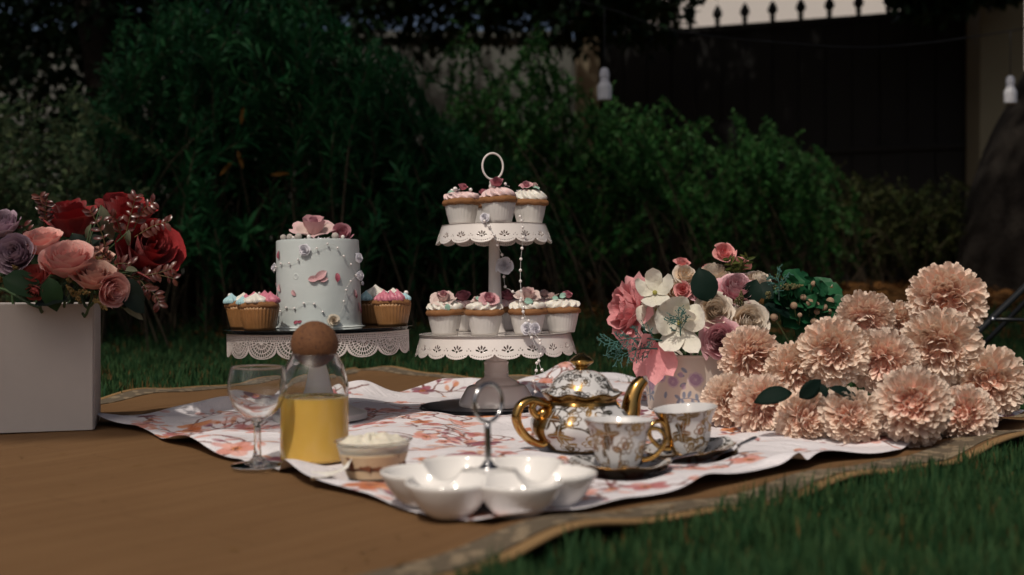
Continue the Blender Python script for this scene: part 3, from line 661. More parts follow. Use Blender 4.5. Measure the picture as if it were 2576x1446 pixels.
    def bulb(x, ytop, ybot, d, label):
        p = at(x, ybot, d); hgt = at(x, ytop, d).z - p.z; r = thing('hanging_bulb', label, 'light bulb', (p.x, p.y, p.z)); s = hgt / .135
        cb = cab[np.argmin(np.abs(cab[:, 0] - p.x) + np.abs(cab[:, 1] - p.y))]
        prof = smooth_line([(0.0001, 0), (.022, .001), (.0285, .006), (.0295, .03), (.030, .048), (.0285, .060), (.022, .072), (.0195, .078)], 4)
        V, Fq = lathe_vf(prof * s, 24); obj('bulb_globe', make_mesh('bulb_globe', V, Fq), M_BULB, r)
        prof = smooth_line([(.0185, .0785), (.0195, .082), (.0175, .088), (.0195, .094), (.0205, .100), (.0195, .115), (.016, .127), (.008, .134), (.0001, .135)], 4)
        V, Fq = lathe_vf(prof * s, 24); obj('socket', make_mesh('socket', V, Fq), M_SOCK, r)
        top = np.array([0, 0, hgt]); e = cb - np.array(r.location); V, Fq = tube_vf(np.linspace(top, e, 6), .0022, 5); obj('drop_wire', make_mesh('drop_wire', V, Fq), M_CAB, r)
    bulb(1520, 170, 254, 4.45, 'white bulb hanging in front of the cream pillar'); bulb(2540, 190, 262, 4.9, 'white bulb hanging in front of the dark tree trunk')
    # black stand with braced legs on the lawn
    M_TUBE = simple('dark_tube_metal', (0.016, 0.018, 0.020), 0.35, .3, var=0.1)
    M_RIV = simple('steel_rivet', (0.25, 0.26, 0.28), 0.3, 1.0, var=0.05)
    r = thing('folding_stand', 'dark metal tube legs of a folding stand behind the peach dahlias', 'stand', (1.2, 2.6, SOIL)); o3 = np.array(r.location)
    foot = np.array(at(2300, 985, 2.42)); foot[2] = SOIL + .008; joint = np.array(at(2492, 803, 2.5)); upper = joint + (joint - foot) * 4.2
    for nm, a_, b_, rad in (('leg', foot, upper, .0075), ('leg', foot + np.array([.9, .1, 0]), upper, .0075), ('leg', foot + np.array([.45, .85, 0]), upper, .0075)):
        V, Fq = tube_vf(np.linspace(a_, b_, 10), rad, 10); obj(nm, make_mesh(nm, V - o3, Fq), M_TUBE, r)
    V, Fq = tube_vf(np.linspace(joint, joint + np.array([.30, .02, -.006]), 6), .0045, 8); obj('brace', make_mesh('brace', V - o3, Fq), M_TUBE, r)
    V, Fq = sphere_vf(.007, joint - np.array([0, .009, 0]), 12, 8); obj('rivet', make_mesh('rivet', V - o3, Fq), M_RIV, r)
    V, Fq = sphere_vf(.03, upper, 12, 8); obj('hub', make_mesh('hub', V - o3, Fq), M_TUBE, r)
# ================================================================== FLOWERS
def blade_vf(Ln, Wd, nu=5, nv=6, fold=0.25, bend=0.3, widest=.45, tip=1.0, wav=0.0, ph=0.0):
    """a leaf or loose petal along +Y, upper side +Z"""
    u = np.linspace(-1, 1, nu); v = np.linspace(0, 1, nv); Uq, Vq = np.meshgrid(u, v, indexing='ij')
    w = np.where(Vq < widest, np.sin(PI / 2 * (Vq / widest) ** .8) * .94 + .06, np.cos(PI / 2 * ((Vq - widest) / (1 - widest)) ** (1.4 * tip)) ** .8 if True else 0)
    w = np.maximum(w, .03)
    x = Uq * w * Wd / 2; th = bend * Vq
    z = -Ln * np.sin(th) * Vq * .9 + fold * np.abs(x) + wav * Wd * np.sin(Vq * 11 + Uq * 2 + ph) * np.abs(Uq)
    y = Ln * Vq * np.cos(th * .8)
    V = np.stack([x, y, z], -1).reshape(-1, 3); at_ = np.stack([Vq, np.ones_like(Vq) * .6, np.full_like(Vq, .5)], -1).reshape(-1, 3)
    return V, grid_faces(nu, nv), at_
def blade_mesh(name, m, *a, **k):
    V, Fq, at_ = blade_vf(*a, **k); me = make_mesh(name, V, Fq, attr=at_); me.materials.append(m); return me

ROSE = {
    # R, H (top of the petal), count, half width, curl per layer; z0 = base
    'garden': dict(R=[.12, .24, .36, .50, .67, .90], H=[.34, .44, .50, .50, .46, .32], n=[4, 5, 6, 6, 6, 6], hw=[70, 56, 48, 48, 50, 52], curl=[.01, .02, .03, .05, .09, .14], z0=-.85, ruf=.030),
    'cup':    dict(R=[.11, .22, .33, .45, .58, .74, .93], H=[.52, .54, .54, .50, .42, .24, .02], n=[5, 6, 7, 7, 7, 7, 6], hw=[70, 60, 52, 48, 48, 48, 50], curl=[0, 0, .01, .02, .04, .10, .20], z0=-.60, ruf=.045),
    'tea':    dict(R=[.14, .30, .46, .64, .86], H=[.72, .76, .74, .66, .46], n=[2, 3, 4, 4, 5], hw=[115, 85, 74, 66, 58], curl=[0, .03, .06, .11, .20], z0=-.95, ruf=.035),
    'bud':    dict(R=[.20, .40, .62, .90], H=[.75, .80, .72, .45], n=[2, 3, 3, 4], hw=[110, 85, 75, 60], curl=[0, .02, .06, .16], z0=-.8, ruf=.025),
    'spray':  dict(R=[.20, .42, .66, .95], H=[.36, .40, .30, .05], n=[3, 4, 5, 5], hw=[85, 66, 54, 48], curl=[0, .02, .05, .12], z0=-.5, ruf=.03),
    'peony':  dict(R=[.20, .36, .52, .70, .90], H=[.30, .36, .30, .15, -.15], n=[4, 6, 7, 7, 7], hw=[62, 48, 44, 42, 42], curl=[.03, .05, .08, .15, .25], z0=-.55, ruf=.075),
    'sugar':  dict(R=[.22, .50, .90], H=[.65, .60, .25], n=[2, 4, 5], hw=[110, 70, 52], curl=[0, .05, .25], z0=-.35, ruf=.05),
    'ribbon': dict(R=[.22, .46, .75, .95], H=[.55, .45, .20, -.05], n=[3, 3, 4, 4], hw=[90, 85, 66, 60], curl=[0, .03, .10, .2], z0=-.3, ruf=.04),
}
def rose_proto(name, kind, m, seed, nu=7, nv=6):
    """list of petal meshes, unit radius, axis +Z"""
    k = ROSE[kind]; rg = random.Random(seed); out = []; K = len(k['R'])
    for li in range(K):
        t = li / (K - 1); ph0 = rg.uniform(0, 6.28)
        for pi in range(k['n'][li]):
            ph = ph0 + pi * 2 * PI / k['n'][li] + rg.uniform(-.18, .18); hw = math.radians(k['hw'][li]) * rg.uniform(.9, 1.12)
            R = k['R'][li] * rg.uniform(.93, 1.07); H = k['H'][li] + rg.uniform(-.05, .05); z0 = k['z0'] * (1 - .15 * t)
            u = np.linspace(-1, 1, nu); v = np.linspace(0, 1, nv); Uq, Vq = np.meshgrid(u, v, indexing='ij')
            r = R * (.10 + .90 * (1 - (1 - Vq) ** (2.6))) * (1 + .07 * Uq)
            cv = np.clip((Vq - .62) / .38, 0, 1) ** 2
            r = r + k['curl'][li] * cv * (1 + .4 * np.sin(3 * Uq + ph))
            top = H - .16 * np.abs(Uq) ** 2.5 * (H - z0)
            z = z0 + (top - z0) * Vq ** 1.15 - k['curl'][li] * .55 * cv
            a_, b_ = rg.uniform(0, 6), rg.uniform(3.0, 6.5)
            rf = k['ruf'] * (.5 + .8 * t) * Vq ** 2
            r = r + rf * np.sin(b_ * Uq + a_); z = z + rf * .8 * np.cos(b_ * Uq * 1.3 + a_)
            w = hw * (.42 + .72 * Vq - .20 * Vq ** 5); an = ph + Uq * w
            V = np.stack([r * np.cos(an), r * np.sin(an), z], -1).reshape(-1, 3)
            at_ = np.stack([Vq, np.full_like(Vq, t), np.full_like(Vq, rg.random())], -1).reshape(-1, 3)
            me = make_mesh(name + '_petal', V, grid_faces(nu, nv), attr=at_); me.materials.append(m); out.append(me)
    return out
M_STEM = simple('flower_stem', (0.045, 0.085, 0.030), 0.6, var=0.3, nscale=60)
M_SEPAL = two_sided_leaf('sepal', (0.03, 0.075, 0.025), (0.06, 0.11, 0.035), .5, .15, 30.0)
_sep = {}
def sepal_mesh():
    if 'm' not in _sep:
        items, ats = [], []
        V, Fq = lathe_vf(smooth_line([(.0001, -.86), (.10, -.84), (.20, -.74), (.24, -.62), (.16, -.5)], 3), 10); items.append((V, Fq))
        for k in range(5):
            V, Fq, _ = blade_vf(.55, .22, 3, 5, .2, .9); M_ = Matrix.Rotation(k * 2 * PI / 5, 4, 'Z') @ Matrix.Translation((0, .10, -.70)) @ Matrix.Rotation(.25, 4, 'X'); items.append((xf(V, M_), Fq))
        V, Fq = join_vf(items); me = make_mesh('calyx', V, Fq, attr=np.full((len(V), 3), .5)); me.materials.append(M_SEPAL); _sep['m'] = me
    return _sep['m']
def flower(proto, name, label, cat, loc, axis, r, group=None, stem_to=None, roll=None, petal_name='petal', stem_r=.0022, sq=1.0, calyx=True, via=None):
    M_ = aim(loc, axis, random.uniform(0, 6.28) if roll is None else roll, r) @ Matrix.Diagonal((1, 1, sq, 1))
    root = thing(name, label, cat, M=M_, group=group)
    for me in proto: obj(petal_name, me, None, root)
    if calyx: obj('calyx', sepal_mesh(), None, root)
    if stem_to is not None:
        q = M_ @ Vector((0, 0, -.8)); q2 = M_ @ Vector((0, 0, -1.7)); e = Vector(stem_to)
        cur = smooth_line([tuple(q), tuple((q2 * .6 + (q + (e - q) * .4) * .4)), tuple(q + (e - q) * .6) if via is None else tuple(via), tuple(e)], 5); V, Fq = tube_vf(cur, stem_r, 6)
        inv = M_.inverted(); o = obj('stem', make_mesh('stem', xf(V, inv), Fq), M_STEM, root)
    return root

# ---- pompom dahlia
def dahlia_proto(m, seed):
    rg = random.Random(seed); meshes = []
    def petal(kind, s):
        nu, nv = 4, 6; u = np.linspace(-1, 1, nu); v = np.linspace(0, 1, nv); Uq, Vq = np.meshgrid(u, v, indexing='ij')
        w = .022 + .072 * np.sin(PI * np.clip(Vq, 0, .98) ** 2.2) ** .75; w = w * (1 + .12 * s)
        x = Uq * w; cup = (.5 - Uq ** 2) * .060 * np.sin(PI * np.clip(Vq, 0, .95) ** .9)
        rad = .30 + .70 * Vq
        y = -cup + (.09 * s + .05) * Vq ** 3
        if kind == 1: rad = .22 + .52 * Vq; y = y - .10 * Vq ** 2 ; x = x * .85
        V = np.stack([x, y, rad], -1).reshape(-1, 3); t = np.full_like(Vq, 0.0 if kind == 1 else 1.0)
        me = make_mesh('dahlia_petal', V, grid_faces(nu, nv), attr=np.stack([Vq, t, 0 * Vq + .5], -1).reshape(-1, 3)); me.materials.append(m); return me
    outer = [petal(0, s) for s in (-.6, 0, .6, 1.0)]; inner = [petal(1, s) for s in (-.5, .3, .9)]
    n = 470; ga = PI * (3 - math.sqrt(5)); front, back = [], []
    for i in range(n):
        z = 1 - (i + .5) / n * 1.93; th = math.acos(max(-1, z)); ph = i * ga + rg.uniform(-.12, .12); th += rg.uniform(-.06, .06)
        d = Vector((math.sin(th) * math.cos(ph), math.sin(th) * math.sin(ph), math.cos(th)))
        inn = th < .46
        if inn: me = rg.choice(inner); s = rg.uniform(.92, 1.12) * (1 + .35 * (th / .46) ** 2)
        else: me = rg.choice(outer); s = rg.uniform(.90, 1.03)
        pole = Vector((0, 0, 1)); side = pole.cross(d); side = side.normalized() if side.length > 1e-3 else Vector((1, 0, 0))
        toward = d.cross(side) * -1                       # points to the pole
        rot = Matrix((side, -toward, d)).transposed().to_4x4()
        tw = rg.uniform(-.45, .45) if not inn else rg.uniform(-1.4, 1.4)
        M_ = rot @ Matrix.Rotation(tw, 4, 'Z') @ Matrix.Rotation(rg.uniform(-.10, .16), 4, 'X') @ Matrix.Rotation(rg.uniform(-.08, .08), 4, 'Y') @ Matrix.Scale(s, 4)
        (front if th < 1.12 else back).append((me, M_))
    items, ats = [], []
    for me, M_ in back:
        nvv = len(me.vertices); co = np.empty(nvv * 3, np.float32); me.vertices.foreach_get('co', co); items.append((xf(co.reshape(-1, 3), M_), grid_faces(4, 6)))
        A = np.empty(nvv * 4, np.float32); me.attributes['pt'].data.foreach_get('color', A); ats.append(A.reshape(-1, 4)[:, :3])
    V, Fq = join_vf(items); bm = make_mesh('back_petals', V, Fq, attr=np.concatenate(ats)); bm.materials.append(m)
    cv, cf = sphere_vf(.60, (0, 0, -.10), 16, 12); core = make_mesh('core', cv, cf, attr=np.stack([np.full(len(cv), .5), np.ones(len(cv)), np.zeros(len(cv))], -1)); core.materials.append(m)
    return front, bm, core
def dahlia(proto, label, loc, axis, r, group, stem_to):
    front, bm, core = proto; M_ = aim(loc, axis, random.uniform(0, 6.28), r) @ Matrix.Diagonal((random.uniform(.93, 1.06), random.uniform(.93, 1.06), random.uniform(.86, 1.04), 1)); root = thing('dahlia', label, 'flower', M=M_, group=group)
    for me, Mp in front:
        o = obj('petal', me, None, root); o.matrix_local = Mp
    o = obj('back_petals', bm, None, root); o['kind'] = 'stuff'; obj('core', core, None, root)
    e = Vector(stem_to); q = M_ @ Vector((0, 0, -.9)); cur = smooth_line([tuple(q), tuple(q * .5 + e * .5 + Vector((0, 0, .01))), tuple(e)], 6); V, Fq = tube_vf(cur, .003, 6)
    obj('stem', make_mesh('stem', xf(V, M_.inverted()), Fq), M_STEM, root)

# ---- sprigs
def sprig(name, label, base, tip, leaf_me, n, stem_m, sag=(0, 0, 0), group=None, opn=.9, s0=.7, s1=1.1, pairs=True, stem_r=.0012, cat='sprig', side_jit=.3, start=.25):
    base, tip = np.array(base, float), np.array(tip, float); mid = (base + tip) / 2 + np.array(sag); root = thing(name, label, cat, tuple(base), group=group)
    cur = smooth_line([base, mid, tip], 10) - base; V, Fq = tube_vf(cur, np.linspace(stem_r, stem_r * .4, len(cur)), 5); obj('stem', make_mesh('stem', V, Fq), stem_m, root)
    rg = random.Random(hash((round(tip[0], 4), round(tip[2], 4))) & 0xffff)
    for k in range(n):
        t = start + (1 - start) * (k // 2 if pairs else k) / max(1, (n - 1) // 2 if pairs else n - 1); i = min(len(cur) - 2, int(t * (len(cur) - 1)))
        ax = Vector(cur[i + 1] - cur[i]).normalized(); h = ax.cross(Vector((.1, -1, .15))).normalized()
        sd = h * (1 if k % 2 else -1) + Vector((rg.uniform(-1, 1), rg.uniform(-1, .6), rg.uniform(-1, 1))) * side_jit
        d = ax * math.cos(opn) + sd.normalized() * math.sin(opn); u = Vector((rg.uniform(-.5, .5), -1, rg.uniform(-.2, .7)))
        o = obj('leaf', leaf_me, None, root); o.matrix_local = frame_m(cur[i], d, u) @ Matrix.Scale(rg.uniform(s0, s1), 4)
    return root
def bead_spike(name, label, base, tip, m, n, r0, spread, group=None, seed=0):
    """a knobbly filler spike: tiny grains crowded on a stem"""
    rg = np.random.default_rng(seed); base, tip = np.array(base, float), np.array(tip, float); root = thing(name, label, 'sprig', tuple(base), group=group)
    V, Fq = tube_vf(np.linspace(base, tip, 5) - base, .001, 5); obj('stem', make_mesh('stem', V, Fq), M_STEM, root)
    t = rg.random(n) ** .7; w = spread * np.sin(PI * np.clip(t * .9 + .12, 0, 1)); d = rg.normal(0, 1, (n, 3)); d /= np.linalg.norm(d, axis=1)[:, None]
    C = (tip - base) * t[:, None] + d * w[:, None]
    items = [sphere_vf(r0 * rg.uniform(.6, 1.2), c, 6, 5) for c in C]; V, Fq = join_vf(items)
    o = obj('grains', make_mesh('grains', V, Fq), m, root); o['kind'] = 'stuff'; return root
def fern_sprig(name, label, base, tip, m, group=None, seed=0, n=16, ln=.022):
    rg = np.random.default_rng(seed); base, tip = np.array(base, float), np.array(tip, float); root = thing(name, label, 'sprig', tuple(base), group=group)
    mid = (base + tip) / 2 + np.array([0, -.01, .008]); cur = smooth_line([base, mid, tip], 10) - base; V, Fq = tube_vf(cur, np.linspace(.0015, .0006, len(cur)), 5); obj('stem', make_mesh('stem', V, Fq), m, root)
    for k in range(n):
        t = .2 + .8 * k / n; i = min(len(cur) - 2, int(t * (len(cur) - 1))); p = cur[i]; ax = cur[i + 1] - cur[i]; ax /= np.linalg.norm(ax)
        sd = np.cross(ax, [0, -1, .2]); sd /= np.linalg.norm(sd); sd = sd * (1 if k % 2 else -1) + rg.normal(0, .25, 3); e = p + (ax * .75 + sd * .8) * ln * (1.15 - .6 * t)
        items = [tube_vf(np.linspace(p, e, 4), .0006, 4)]
        for q in range(7):
            b_ = p + (e - p) * (.3 + .7 * q / 6); dd = (e - p) / np.linalg.norm(e - p) * .7 + rg.normal(0, .6, 3); items.append(tube_vf(np.stack([b_, b_ + dd * .0045]), .00055, 4))
            items.append(sphere_vf(.0011, b_ + dd * .005, 5, 4))
        V, Fq = join_vf(items); obj('frond', make_mesh('frond', V, Fq), m, root)
    return root
# ================================================================== TABLEWARE
Z0 = 0.0045                                          # top of the cloth where things stand
M_PORC = simple('white_porcelain', (0.74, 0.72, 0.69), 0.12, var=0.02, nscale=20, coat=0.3)
M_GOLD = simple('gold_lustre', (0.50, 0.30, 0.095), 0.16, 1.0, var=0.15, nscale=60)
M_STEEL = simple('steel', (0.42, 0.42, 0.43), 0.18, 1.0, var=0.08, nscale=60)
M_IVORY = simple('ivory_enamel', (0.70, 0.655, 0.62), 0.22, var=0.04, nscale=30, coat=0.5)
M_GLASS = simple('clear_glass', (0.97, 0.985, 0.98), 0.0, var=0, trans=1.0, ior=1.45)
M_PLASTIC = simple('clear_plastic', (0.95, 0.95, 0.95), 0.05, var=0, trans=1.0, ior=1.40)
m, nt, b, out = mat('gilded_porcelain')
a = N(nt, 'ShaderNodeAttribute', attribute_name='gild'); sp = nt.nodes.new('ShaderNodeSeparateColor'); L(nt, a.outputs['Color'], sp.inputs[0])
gsub = N(nt, 'ShaderNodeBsdfPrincipled'); gsub.inputs['Base Color'].default_value = (0.26, 0.155, 0.05, 1); gsub.inputs['Metallic'].default_value = 1.0; gsub.inputs['Roughness'].default_value = 0.24
b.inputs['Base Color'].default_value = (0.60, 0.59, 0.585, 1); b.inputs['Roughness'].default_value = 0.10; b.inputs['Coat Weight'].default_value = 0.3
mx = nt.nodes.new('ShaderNodeMixShader'); L(nt, sp.outputs[0], mx.inputs[0]); L(nt, b.outputs[0], mx.inputs[1]); L(nt, gsub.outputs[0], mx.inputs[2]); L(nt, mx.outputs[0], out.inputs[0])
M_GILD = m

def gild_print(n, k, circ, length, seed, bands=(), scale=1.0, plain_top=0.0):
    """gold rose sprays over (round, along) metres; returns (n,k,1) mask"""
    pr = Print(n, k, 0, circ, 0, length, (0.0,)); rg = random.Random(seed); g = (1.0,)
    def rose(x, y, R):
        n5 = 6
        for i in range(n5):
            an = i * 2 * PI / n5 + rg.uniform(-.2, .2); pr.ell(x + .62 * R * math.cos(an), y + .62 * R * math.sin(an), R * .42, R * .38, an, g, 1, .1, ring=.20)
        pr.ell(x, y, R * .58, R * .58, 0, (0.0,), 1, .1)
        for q in (.55, .36, .18): pr.ell(x + rg.uniform(-.04, .04) * R, y + rg.uniform(-.04, .04) * R, R * q, R * q * .9, rg.uniform(0, 3), g, 1, .1, ring=.20)
        for i in range(6):
            t = -.4 + .16 * i; pr.line([(x + R * t, y - .1 * R), (x + R * (t + .05), y + .34 * R)], R * .05, g, .9)
    def leaf(x, y, ln, an):
        pr.ell(x + ln * .5 * math.cos(an), y + ln * .5 * math.sin(an), ln * .5, ln * .26, an, g, .95, .2)
        pr.line([(x, y), (x + ln * math.cos(an), y + ln * math.sin(an))], ln * .03, (0.25,), .8)
    spots = []; tr = 0; gap = .0196 * scale
    while tr < 3000:
        tr += 1; x, y = rg.uniform(.006, circ - .006), rg.uniform(.004, length - .004)
        if all((x - u) ** 2 + (y - v) ** 2 > gap ** 2 for u, v in spots): spots.append((x, y))
    for i, (x, y) in enumerate(spots):
        an = rg.uniform(0, 6.28); ln = .020 * scale
        pts = [(x + ln * t * math.cos(an + .8 * t), y + ln * t * math.sin(an + .8 * t)) for t in np.linspace(0, 1.2, 7)]; pr.line(pts, .0008 * scale, g, 1)
        for q in (2, 4, 6): leaf(pts[q][0], pts[q][1], .0105 * scale * rg.uniform(.7, 1.1), an + rg.choice((-1, 1)) * 1.0)
    for i, (x, y) in enumerate(spots):
        if i % 4 != 3: rose(x, y, .0098 * scale * rg.uniform(.8, 1.1))
        else:
            for q in range(4): leaf(x, y, .012 * scale, q * 1.57 + rg.uniform(-.3, .3))
    C = pr.C.copy()
    for b0, b1 in bands: C[:, (pr.b >= b0) & (pr.b <= b1)] = 1.0
    return C
def gilded_lathe(name, prof, n, seed, parent, scale=1.0, bands=(), fr=None, gold_arc=None, white_from=None):
    P = np.asarray(prof, float); q3 = np.arange((len(P) - 1) * 3 + 1) / 3.0; P = np.stack([np.interp(q3, np.arange(len(P)), P[:, 0]), np.interp(q3, np.arange(len(P)), P[:, 1])], -1)
    bands = [(a * 3, b * 3) for a, b in bands]; white_from = None if white_from is None else white_from * 3
    seg = np.hypot(np.diff(P[:, 0]), np.diff(P[:, 1])); cl = np.concatenate([[0], np.cumsum(seg)])
    V, Fq = lathe_vf(P, n, fr); k = len(P); circ = 2 * PI * np.percentile(P[:, 0], 70)
    pr = gild_print(n, 420, circ, cl[-1], seed, scale=scale)                     # sampled evenly along, then moved to the profile points
    idx = np.clip((cl / cl[-1] * 419).round().astype(int), 0, 419); G = pr[:, idx, :].copy()
    for b0, b1 in bands: G[:, (np.arange(k) >= b0) & (np.arange(k) <= b1)] = 1.0
    if white_from is not None: G[:, white_from:] = 0.0
    if gold_arc is not None:
        ph = np.linspace(0, 2 * PI, n, endpoint=False); c, w = gold_arc; dd = np.abs((ph - c + PI) % (2 * PI) - PI); hi = white_from if white_from is not None else k
        G[dd < w, :hi] = 1.0
    return obj(name, make_mesh(name, V, Fq, attr=G.reshape(-1, 1), aname='gild'), M_GILD, parent)
def dense(prof, m): return smooth_line(prof, m)

def build_teapot():
    c = at(1462, 1100, 1.46); loc = Vector((c.x, 1.46, Z0)); rz = math.radians(26)
    t = thing('teapot', 'white porcelain teapot with gold roses, gold handle, spout and lid knob', 'teapot', M=Matrix.Translation(loc) @ Matrix.Rotation(rz, 4, 'Z') @ Matrix.Diagonal((1, 1, .955, 1)))
    lob = 8
    def fr(PH, R, Z):
        h = np.clip(Z / .074, 0, 1); k = .028 * np.sin(PI * np.clip(h, 0, 1)) + .012 + .022 * np.clip((Z - .066) / .01, 0, 1)
        return R * (1 + k * np.cos(lob * PH)), Z + .0022 * np.clip((Z - .064) / .012, 0, 1) * np.cos(lob * PH)
    prof = dense([(.0001, .0015), (.038, .001), (.044, .003), (.049, .008), (.060, .018), (.0660, .029), (.0645, .041), (.0560, .054), (.0475, .0640), (.0455, .0690), (.0510, .0755), (.0500, .0765), (.0435, .071), (.042, .065), (.05, .05)], 9)
    k = len(prof); i1 = int(k * .60)
    o = gilded_lathe('pot_body', prof, 480, 3, t, 1.28, bands=[(9, 20), (71, 106)], fr=fr, gold_arc=(PI, .26), white_from=107)
    # handle: ear-shaped gold loop on the -x side
    hp = smooth_line([(-.050, 0, .064), (-.058, 0, .0665), (-.074, 0, .071), (-.089, 0, .064), (-.0945, 0, .048), (-.088, 0, .031), (-.074, 0, .017), (-.060, 0, .0115), (-.052, 0, .014)], 7)
    V, Fq = tube_vf(hp, np.interp(np.linspace(0, 1, len(hp)), [0, .15, .5, .85, 1], [.0052, .0056, .0060, .0052, .0062]), 14); V[:, 1] *= 1.25; obj('handle', make_mesh('handle', V, Fq), M_GOLD, t)
    V, Fq = sphere_vf(.0085, (-.056, 0, .052), 16, 12, (1, 1, 1)); V2, F2 = tube_vf(smooth_line([(-.052, 0, .044), (-.066, 0, .050), (-.072, 0, .060), (-.068, 0, .068)], 6), [.005] * 19, 10)
    Vj, Fj = join_vf([(V, Fq), (V2, F2)]); obj('handle_scroll', make_mesh('handle_scroll', Vj, Fj), M_GOLD, t)
    sp_ = smooth_line([(.052, 0, .022), (.066, 0, .030), (.0745, 0, .046), (.0775, 0, .064), (.084, 0, .080), (.0945, 0, .091)], 8)
    V, Fq = tube_vf(sp_, np.interp(np.linspace(0, 1, len(sp_)), [0, .3, .6, .85, 1], [.0165, .0135, .0105, .0088, .0072]), 18, cap=False); obj('spout', make_mesh('spout', V, Fq), M_GOLD, t).modifiers.new('w', 'SOLIDIFY').thickness = .0012
    # lid
    def frl(PH, R, Z):
        q = np.clip((R - .040) / .012, 0, 1); return R * (1 + .030 * q * np.cos(lob * PH)), Z + .0020 * q * np.cos(lob * PH)
    lp = dense([(.0475, .0758), (.0525, .0780), (.0495, .0795), (.0425, .0830), (.0390, .0890), (.0330, .0975), (.0240, .1045), (.0140, .1080), (.0085, .1090), (.0001, .1092)], 10)
    lid = gilded_lathe('lid', lp, 360, 9, t, 1.05, bands=[(0, 13), (76, 99)], fr=frl)
    kp = dense([(.0001, .1085), (.0095, .1088), (.0085, .1110), (.0078, .1125), (.0100, .1145), (.0150, .1190), (.0158, .1212), (.0140, .1232), (.0090, .1272), (.0042, .1300), (.0022, .1318), (.0001, .1324)], 5)
    V, Fq = lathe_vf(kp, 32, lambda PH, R, Z: (R * (1 + .03 * np.cos(8 * PH)), Z)); obj('knob', make_mesh('knob', V, Fq), M_GOLD, lid)
    FOOT.append((loc.x, loc.y, .05))

def build_cup(label, slabel, cx, d, rz, tilt, seed):
    loc = Vector(((cx - CX) / F_PX * d, d, Z0)); T = Matrix.Translation(loc) @ tilt.to_4x4() @ Matrix.Rotation(rz, 4, 'Z')
    FOOT.append((loc.x, loc.y, .036))
    s = thing('saucer', slabel, 'saucer', M=T)
    sp_ = dense([(.0001, .0012), (.026, .0008), (.030, .0010), (.033, .0030), (.045, .0085), (.0575, .0150), (.0585, .0158), (.0575, .0166), (.046, .0110), (.034, .0056), (.028, .0040), (.0001, .0038)], 7)
    def frs(PH, R, Z):
        q = np.clip((R - .04) / .018, 0, 1); return R * (1 + .02 * q * np.cos(8 * PH)), Z + .0012 * q * np.cos(8 * PH)
    gilded_lathe('saucer_dish', sp_, 300, seed + 20, s, 1.0, bands=[(0, 45), (72, 77)], fr=frs)
    c = thing('teacup', label, 'teacup', M=T @ Matrix.Translation((0, 0, .0048)))
    cp = dense([(.0001, .0010), (.0185, .0006), (.0205, .0020), (.0200, .0050), (.0255, .0130), (.0295, .0270), (.0325, .0440), (.0380, .0548), (.0402, .0578), (.0394, .0582), (.0370, .0560), (.0312, .0440), (.0282, .0280), (.0240, .0150), (.0170, .0085), (.0001, .0075)], 8)
    gilded_lathe('cup_bowl', cp, 400, seed, c, 1.12, bands=[(0, 22), (61, 66)], gold_arc=(0.0, .34), white_from=71, fr=lambda PH, R, Z: (R * (1 + .016 * np.clip(Z / .04, 0, 1) * np.cos(8 * PH)), Z))
    hp = smooth_line([(.030, 0, .040), (.036, 0, .047), (.047, 0, .046), (.0535, 0, .036), (.049, 0, .024), (.038, 0, .0145), (.026, 0, .0120)], 7)
    V, Fq = tube_vf(hp, np.interp(np.linspace(0, 1, len(hp)), [0, .2, .6, 1], [.0032, .0029, .0026, .0034]), 10); V[:, 1] *= 1.3; obj('handle', make_mesh('handle', V, Fq), M_GOLD, c)
    return T

def build_spoon(label, p_bowl, p_tip, lift=.0):
    a_, b_ = Vector(p_bowl), Vector(p_tip); d = b_ - a_; ln = d.length; M_ = frame_m(a_, d, (0, 0, 1)); r = thing('teaspoon', label, 'spoon', M=M_)
    V, Fq, _ = blade_vf(.036, .024, 9, 10, .0, 0.0, .5, .9); x, y = V[:, 0], V[:, 1]; V[:, 2] = .22 * (np.hypot(x, (y - .018) * .66)) - .004
    o = obj('spoon_bowl', make_mesh('spoon_bowl', V, Fq), M_STEEL, r); o.modifiers.new('t', 'SOLIDIFY').thickness = .0009
    cur = smooth_line([(0, .033, -.0005), (0, .045, .003), (0, ln * .6, .0035), (0, ln, .001)], 8); w = np.interp(np.linspace(0, 1, len(cur)), [0, .2, .7, .93, 1], [.0022, .0019, .003, .0046, .003])
    V, Fq = tube_vf(cur, w, 10); Z = np.repeat(np.concatenate([cur[:1, 2], cur[:, 2], cur[-1:, 2]]), 10); V[:, 2] = Z + (V[:, 2] - Z) * .4; obj('spoon_handle', make_mesh('spoon_handle', V, Fq), M_STEEL, r)

